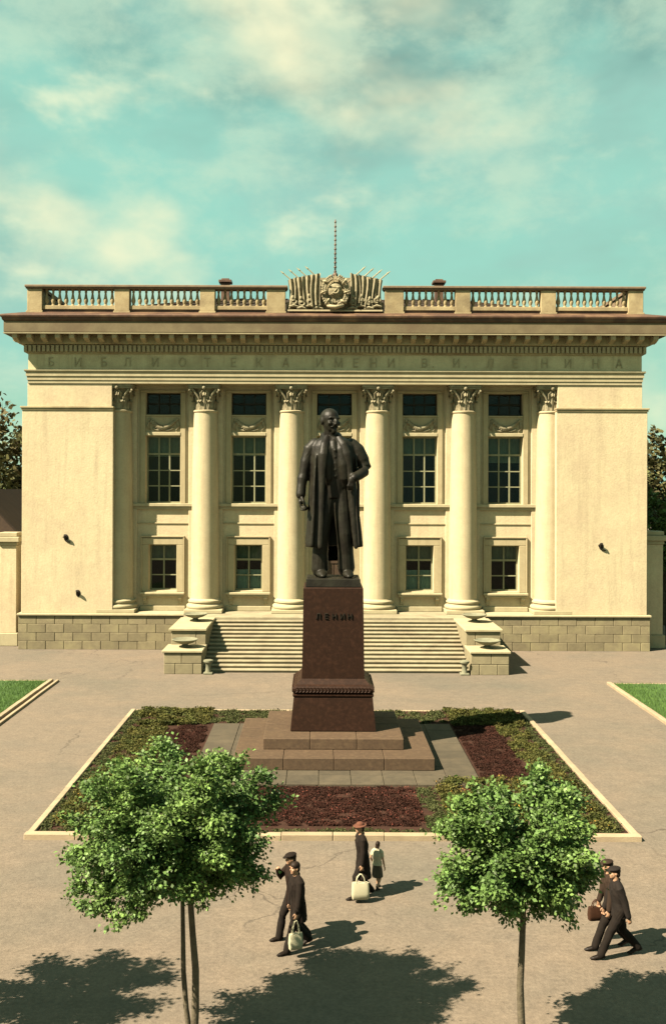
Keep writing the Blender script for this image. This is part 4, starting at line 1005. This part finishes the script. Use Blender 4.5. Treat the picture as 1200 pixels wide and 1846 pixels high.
    if hem < .95: top.append(rtube([Vector((.012, cy * .7 - .146, 1.17)), Vector((.012, -.142, .98)), Vector((.012, -.15 - fl * .8, hem + .01))], [.012, .014, .016], 8))
    if outfit['low'] == 'skirt':
        z0 = outfit['skirt']; low.append(rings([(0, 0, z0, .22, .20), (0, 0, (z0 + .9) / 2, .20, .17), (0, 0, .93, .17, .13), (0, 0, 1.05, .14, .105)], 28))
    hat = []; hk = outfit['hat']
    if hk == 'cap':
        hat.append(ellipsoid(hc + rot @ Vector((0, .0, .075)), (.108, .125, .042), rot @ Matrix.Rotation(R(8), 3, 'X'), n=18, m=8)); he(hat, (0, .01, .045), (.086, .102, .05)); hat.append(ellipsoid(hc + rot @ Vector((0, -.115, .042)), (.066, .058, .011), rot @ Matrix.Rotation(R(14), 3, 'X'), n=14, m=6))
    elif hk == 'brim':
        hat.append(ellipsoid(hc + rot @ Vector((0, .0, .058)), (.155, .175, .016), rot @ Matrix.Rotation(R(6), 3, 'X'), n=22, m=6)); he(hat, (0, .01, .085), (.088, .10, .062))
    he(hairp, (0, .03, .035), (.083, .094, .088)); he(hairp, (0, .055, -.03), (.074, .062, .075))
    if outfit.get('long'): he(hairp, (0, .06, -.08), (.082, .055, .09)); 
    if hk in ('hair', 'scarf'): he(hairp, (0, .005, .05), (.083, .094, .076))
    def fold(amp):
        def p(V):
            th = np.arctan2(V[:, 1], V[:, 0]); g = np.clip((1.25 - V[:, 2]) / .6, 0, 1)
            r = 1 + amp * g * (np.sin(th * 7 + V[:, 2] * 3) + .6 * np.sin(th * 11 + 1 + V[:, 2] * 5)); V = V.copy(); m_ = np.hypot(V[:, 0], V[:, 1]) < .27
            V[m_, 0] *= r[m_]; V[m_, 1] *= r[m_]; return V
        return p
    def crease(V):
        V = V.copy(); V[:, 1] += .0035 * np.sin(V[:, 2] * 31 + V[:, 0] * 45 + 2 * np.sin(V[:, 2] * 9)); V[:, 0] += .003 * np.sin(V[:, 2] * 23 + V[:, 1] * 40 + 2 * np.sin(V[:, 2] * 7)); return V
    vx = .0095
    me = union_mesh(body, vx, 1, name); me.materials.append(MT['skin'])
    o = place(name, me, loc, None, yaw, (k, k, k)); tag(o, label, 'person' if name == 'person' else 'person', group)
    def child(n, parts, m, post=None, v=vx):
        if not parts: return
        e = union_mesh(parts, v, 2, n, post); e.materials.append(MT[m]); c = bpy.data.objects.new(n, e); COL.objects.link(c); c.parent = o
    child(outfit['topname'], top, outfit['top'], lambda V: crease(fold(.018)(V))); child('skirt' if outfit['low'] == 'skirt' else 'trousers', low, outfit['lowm'], crease if outfit['low'] == 'trousers' else fold(.03))
    [child('shoe', q, outfit.get('shoe', 'shoe'), None, .008) for q in shoe]; child('hair', hairp, 'hair')
    if hat: child('cap' if hk == 'cap' else 'hat', hat, outfit['hatm'], None, .008)
    return o
def wpos(o_loc, yaw, k, p):                      # body point -> world
    v = Matrix.Rotation(yaw, 3, 'Z') @ Vector((p[0], -p[1], p[2])) * k; return Vector(o_loc) + v
def shopping_bag(name, top, w, hgt, dep, yaw, m, label, cat, hl=None):
    """soft bag hanging from two loops, top = where the loops are held"""
    v = []; f = []; n = 24; rows = [(0, .80, .75), (.03, .96, .98), (.35, 1.04, 1.06), (.75, 1.0, .92), (1.0, .97, .66)]
    hl = hl or .16 * hgt / .32; zt = top.z - hl; parts = []
    for t, a, b in rows:
        for i in range(n):
            th = 2 * math.pi * i / n; c, s = math.cos(th), math.sin(th)
            x = w / 2 * a * math.copysign(abs(c) ** .35, c) * (1 + .02 * math.sin(i * 3 + t * 9)); y = dep / 2 * b * math.copysign(abs(s) ** .5, s) * (1 + .06 * math.sin(i * 2.3 + t * 7)); v.append((x, y, zt - hgt + hgt * t))
    for k in range(len(rows) - 1):
        for i in range(n): j = (i + 1) % n; f.append((k * n + i, k * n + j, (k + 1) * n + j, (k + 1) * n + i))
    f += [tuple(range(n))[::-1], tuple((len(rows) - 1) * n + i for i in range(n))]
    e = empty(name, (top.x, top.y, zt - hgt)); e.rotation_euler = (0, 0, yaw); tag(e, label, cat)
    def ch(nm, vf):
        me = mesh_from(([(x, y, z - (zt - hgt)) for x, y, z in vf[0]], vf[1]), nm, 60); me.materials.append(m); c = bpy.data.objects.new(nm, me); COL.objects.link(c); c.parent = e
    ch('sack', (v, f))
    for s in (-1, 1): ch('handle', tube([(-w * .26, s * dep * .28, zt - .01), (-w * .2, s * dep * .2, zt + hl * .6), (-.02, s * .012, zt + hl), (.02, s * .012, zt + hl), (w * .2, s * dep * .2, zt + hl * .6), (w * .26, s * dep * .28, zt - .01)], .011, 7))
man = lambda top, hem, tr='trous', hat='cap', hm='coatd', fl=.02, tn='coat', **k: dict(top=top, hem=hem, low='trousers', lowm=tr, hat=hat, hatm=hm, sleeve=True, flare=fl, topname=tn, **k)
PW = 'people walking across the square'
STR = .34
# two men in dark coats by the left tree
l1 = gp(540, 1712); l2 = gp(532, 1694)
y1 = R(-62); person('man in dark coat carrying a white bag, nearer of the two by the left tree', l1, y1, 1.74, (.09, .30, 0), (-.09, -.28, .06), (.27, .18, .80), (-.25, .05, .80), man('coatd', .60, hat='hair'), .05, R(10), PW)
shopping_bag('shopping_bag', wpos(l1, y1, 1.74 / 1.75, (.29, .20, .72)), .27, .30, .13, R(20), MT['white'], 'white shopping bag hanging from the hand of a man in dark coat', 'bag', .24)
person('man in cap with one hand raised, partly hidden behind his companion by the left tree', l2, R(-66), 1.76, (.09, -.26, .05), (-.09, .28, 0), (.24, .02, .78), (-.16, .27, 1.38), man('coatb', .74, hat='cap', hm='coatd'), .04, R(0), PW)
# adult in a rust hat with a white bag, and a child
l3 = gp(656, 1617); l4 = gp(682, 1603)
y3 = R(-72); person('person in rust brimmed hat and long dark coat with a large white bag', l3, y3, 1.66, (.08, .24, 0), (-.08, -.24, .05), (.25, .12, .72), (-.24, -.04, .80), dict(top='coatd', hem=.48, low='trousers', lowm='trous', hat='brim', hatm='red', sleeve=True, flare=.05, topname='coat'), .05, 0.0, PW, fem=True)
shopping_bag('shopping_bag', wpos(l3, y3, 1.66 / 1.75, (.28, .16, .66)), .38, .36, .16, R(4), MT['white'], 'large white shopping bag carried low by the person in the rust hat', 'bag')
person('child in pale blouse and grey skirt beside the person in the rust hat', l4, R(150), 1.08, (.08, .18, 0), (-.08, -.16, .04), (.28, .16, .95), (-.27, .06, .84), dict(top='white', hem=.92, low='skirt', lowm='greyw', skirt=.48, hat='hair', hatm='hair', sleeve=False, flare=.01, topname='blouse', long=True), .02, 0.0, PW, fem=True)
# two men in caps striding past the right tree
l5 = gp(1118, 1723); l6 = gp(1104, 1708)
y5 = R(-86); person('man in dark suit and cap striding left, nearest the right edge', l5, y5, 1.76, (.09, .40, .02), (-.09, -.40, .07), (.26, -.10, .82), (-.25, .20, .86), man('suit', .80, hm='suit', tn='jacket', fl=.01), .07, 0.0, PW)
person('man in brown suit and cap walking behind his companion, dark bag in hand', l6, R(-88), 1.76, (.09, .36, .02), (-.09, -.36, .07), (.26, .14, .84), (-.25, .16, .86), man('suitb', .80, hm='suitb', tn='jacket', fl=.01), .06, 0.0, PW)
bt = wpos(l6, R(-88), 1.0, (-.26, .20, .80)); shopping_bag('leather_bag', Vector((bt.x - .02, bt.y - .0, bt.z + .06)), .34, .27, .13, R(8), MT['leather'], 'dark brown bag in the hand of the man in brown suit', 'bag')

# ================================================================== trees and plants
def grow(loc, stems, cc, rad, n_leaf, size, leafm, seed, label, cat='tree', name='young_tree', group=None, twig_r=.16, limbs=26, gaps=0.0, lobes=0.0, extra=()):
    """stems: list of (points, radii); crown: limbs from the stem tops to the shell, each carrying leafy sprays"""
    global rng; keep = rng; rng = np.random.default_rng(seed); rd = random.Random(seed)
    t = empty(name, loc); tag(t, label, cat, group); wood = MB(); tops = []
    for pts, rr in stems:
        wood.add(tube(pts, rr, 9)); tops.append((Vector(pts[-1]), rr[-1]))
    C = Vector(cc); sprays = []; 
    for i in range(limbs):
        z = 1 - 2 * (i + .5) / limbs; a = i * 2.39996 + rd.uniform(-.25, .25); rxy = math.sqrt(max(0, 1 - z * z)); q = rd.uniform(.86, 1.0)
        if rd.random() < gaps: q *= .72
        if z < -.35: q *= .92
        q *= 1 + lobes * (math.sin(3 * a + seed) * rxy + .7 * math.sin(5 * z + 2 * a + seed * 2))
        end = C + Vector((rad[0] * rxy * math.cos(a) * q, rad[1] * rxy * math.sin(a) * q, rad[2] * z * q))
        if i < len(extra): end = Vector(extra[i])
        tp, r0 = tops[i % len(tops)]
        st_ = Vector((tp.x, tp.y, tp.z - rd.uniform(0, .25) * rad[2])); mid = st_.lerp(end, .5) + Vector((rd.uniform(-.1, .1), rd.uniform(-.1, .1), .12 + .1 * abs(z))) * rad[2] * .8
        wood.add(tube([st_, st_.lerp(mid, .5) + Vector((0, 0, .03)), mid, end], [r0 * .55, r0 * .42, r0 * .28, r0 * .10], 6))
        for u in (.35, .55, .72, .86, 1.0):
            p = (mid.lerp(end, (u - .5) * 2) if u > .5 else st_.lerp(mid, u * 2)); k = 5 if u > .6 else 3
            for _ in range(k):
                d = Vector((rd.gauss(0, 1), rd.gauss(0, 1), rd.gauss(.15, .7))).normalized(); ln = rd.uniform(.16, .42) * rad[0] * .55; e = p + d * ln; e.z -= ln * .18
                wood.add(tube([p, p.lerp(e, .6) + Vector((0, 0, ln * .08)), e], [r0 * .12, r0 * .08, r0 * .03], 4)); sprays.append((p, e))
    per = max(1, n_leaf // len(sprays)); P_ = []; D_ = []
    for p, e in sprays:
        m = int(per * rd.uniform(.4, 1.6)); t_ = rng.uniform(.15, 1.12, m); b0 = np.array(p)[None] * (1 - t_[:, None]) + np.array(e)[None] * t_[:, None]
        P_.append(b0 + rng.normal(0, twig_r * rad[0] * .42, (m, 3)) * np.array((1, 1, .62))); d = np.array((e - p).normalized()); D_.append(np.repeat(d[None], m, 0))
    P_ = np.concatenate(P_); D_ = np.concatenate(D_); out = (P_ - np.array(C)) / np.array(rad); out /= np.linalg.norm(out, axis=1)[:, None] + 1e-6
    obj('trunk', wood, MT['bark'], t, 60)
    leaf_cloud('crown', P_, size, leafm, t, dirs=D_ * .4 + out * .5, up=.55)
    rng = keep; return t
def stem(a, b, r0, r1, bow=(0, 0)):
    a, b = Vector(a), Vector(b); return [a, a.lerp(b, .2) + Vector((bow[0] * .9, bow[1], 0)), a.lerp(b, .38) + Vector((bow[0], bow[1] + .02, 0)), a.lerp(b, .55) + Vector((bow[0] * .2, bow[1], 0)), a.lerp(b, .75) + Vector((-bow[0] * .6, 0, 0)), b], [r0 * 1.12, r0, r0 * .94, r0 * .84, r0 * .76, r1]
TX, TY = -2.02, 16.2
grow((TX, TY, 0), [stem((TX + .02, TY, -.05), (TX - .02, TY, 3.4), .062, .04, (.05, 0)), stem((TX - .02, TY + .1, -.05), (TX - .26, TY + .1, 3.2), .045, .03, (-.045, 0))], (-2.34, 16.25, 3.70), (1.52, 1.5, 1.32), 95000, .064, MT['leafL'], 3,
     'broad leafy young tree on two thin stems, left foreground', group='young trees along the near edge', limbs=54, twig_r=.12, lobes=.07, extra=[(-3.75, 16.1, 2.62), (-3.55, 15.8, 2.45), (-3.95, 16.3, 3.0), (-1.0, 16.0, 3.0), (-2.9, 15.6, 2.45)])
TX2, TY2 = 3.33, 16.0
grow((TX2, TY2, 0), [stem((TX2, TY2, -.05), (TX2 - .08, TY2, 3.1), .062, .035, (-.045, 0))], (3.22, 16.0, 3.36), (1.22, 1.2, 1.28), 60000, .068, MT['leafL'], 11,
     'smaller leafy young tree on a single thin stem, right foreground', group='young trees along the near edge', limbs=44, gaps=.12, twig_r=.14, lobes=.09, extra=[(4.2, 15.9, 2.85), (3.95, 16.1, 2.45), (2.1, 15.9, 2.75)])
TX3, TY3 = -7.25, 16.3
grow((TX3, TY3, 0), [stem((TX3, TY3, -.05), (TX3, TY3, 3.2), .06, .04)], (TX3, TY3, 3.55), (1.45, 1.45, 1.25), 18000, .09, MT['leafL'], 5,
     'young tree beyond the left edge whose shadow falls in the lower left corner', group='young trees along the near edge', limbs=26)
BG = 'tall trees behind the building'
for i, (x, y, h_, r_, m, sd_, lb) in enumerate([(-27.2, 82, 15.6, 5.2, 'leafD', 21, 'dark broad tree rising behind the low house at left'), (-35.5, 86, 13.5, 5.0, 'leafD', 22, 'second dark tree farther left behind the low house'),
        (30.2, 84, 14.6, 4.4, 'leafD', 23, 'dark tree behind the right end of the building'), (37.5, 88, 14.0, 5.0, 'leafG', 24, 'tree farther right behind the gate'), (23.2, 67, 9.0, 2.7, 'leafG', 25, 'bright green small tree behind the right gate pillar'), (-24.5, 97, 12.5, 4.6, 'leafD', 26, 'far tree seen between the low house and the building'), (29.0, 98, 12.0, 4.8, 'leafG', 27, 'far tree seen past the right gate')]):
    grow((x, y, 0), [stem((x, y, -.1), (x, y, h_ * .5), .045 * r_ + .08, .02 * r_ + .05)], (x, y, h_ - r_ * 1.12), (r_, r_, r_ * 1.15), 7000, .14 * r_ * .55 + .12, MT[m], sd_, lb, group=BG, name='tree', limbs=26, gaps=.2)

# flower-bed planting: low masses nobody could count
def patch(x0, x1, y0, y1, n, hgt, size, m, label, name='flower_plants', clump=.16, zb=.06, up=.8):
    nc = max(8, int((x1 - x0) * (y1 - y0) / (clump * clump * 2.2))); cx = rng.uniform(x0, x1, nc); cy = rng.uniform(y0, y1, nc); ch = rng.uniform(.45, 1.1, nc) * hgt
    k = rng.integers(0, nc, n); u = rng.uniform(0, 1, n) ** .6; P_ = np.stack([np.clip(cx[k] + rng.normal(0, clump * .55, n), x0, x1), np.clip(cy[k] + rng.normal(0, clump * .55, n), y0, y1), zb + ch[k] * u], 1)
    tag(leaf_cloud(name, P_, size, MT[m], up=up), label, 'plants', 'planting in the flower bed', 'stuff')
patch(-2.0, 2.9, 26.75, 30.15, 74800, 0.048, 0.046, 'plantR', 'dark maroon foliage plants in front of the monument')
patch(5.15, 6.75, 31.2, 37.9, 54400, 0.048, 0.046, 'plantR', 'dark maroon plants right of the monument')
patch(-5.6, -4.1, 31.2, 37.9, 40800, 0.048, 0.046, 'plantR', 'dark maroon plants left of the monument')
patch(-2.0, 2.9, 26.75, 30.15, 1530, 0.100, 0.040, 'petalR', 'small red flowers scattered over the front maroon plants', 'red_flowers')
patch(2.95, 3.55, 26.4, 30.15, 4420, 0.050, 0.053, 'plantG', 'grey green edging strip right of the front maroon plants', 'edging_plants', .1)
patch(-2.65, -2.05, 26.4, 30.15, 4420, 0.050, 0.053, 'plantG', 'grey green edging strip left of the front maroon plants', 'edging_plants', .1)
patch(3.6, 7.85, 26.4, 30.9, 28900, 0.160, 0.073, 'plantY', 'yellow green plants in the front right corner of the bed', clump=.2)
patch(3.6, 7.85, 26.4, 30.9, 1190, 0.180, 0.046, 'petalY', 'yellow flowers among the front right plants', 'yellow_flowers', .2)
patch(-7.1, -2.7, 26.4, 30.9, 25500, 0.160, 0.073, 'plantY', 'yellow green plants in the front left corner of the bed', clump=.2)
patch(-7.1, -2.7, 26.4, 30.9, 1020, 0.180, 0.046, 'petalY', 'yellow flowers among the front left plants', 'yellow_flowers', .2)
patch(5.1, 7.9, 38.0, 40.5, 17000, 0.170, 0.079, 'plantY', 'yellow green plants in the back right corner of the bed', clump=.22)
patch(-7.1, -4.2, 38.0, 40.5, 17000, 0.170, 0.079, 'plantY', 'yellow green plants in the back left corner of the bed', clump=.22)
patch(-4.1, 5.0, 38.35, 40.45, 22100, 0.070, 0.066, 'plantG', 'low edging plants behind the paving at the back of the bed', 'edging_plants')
patch(6.7, 7.75, 31.0, 38.0, 14000, 0.130, 0.066, 'plantY', 'yellow green strip between the right maroon plants and the kerb', clump=.2)
patch(-7.25, 8.05, 25.98, 26.4, 11050, 0.060, 0.053, 'plantG', 'thin green edging just inside the front kerb', 'edging_plants', .1)
patch(7.72, 8.12, 26.4, 40.5, 8500, 0.060, 0.053, 'plantG', 'thin green edging just inside the right kerb', 'edging_plants', .1)
patch(-7.33, -6.93, 26.4, 40.5, 8500, 0.060, 0.053, 'plantG', 'thin green edging just inside the left kerb', 'edging_plants', .1)
patch(-6.95, -5.65, 31.0, 38.0, 14000, 0.130, 0.066, 'plantY', 'yellow green strip between the left maroon plants and the kerb', clump=.2)
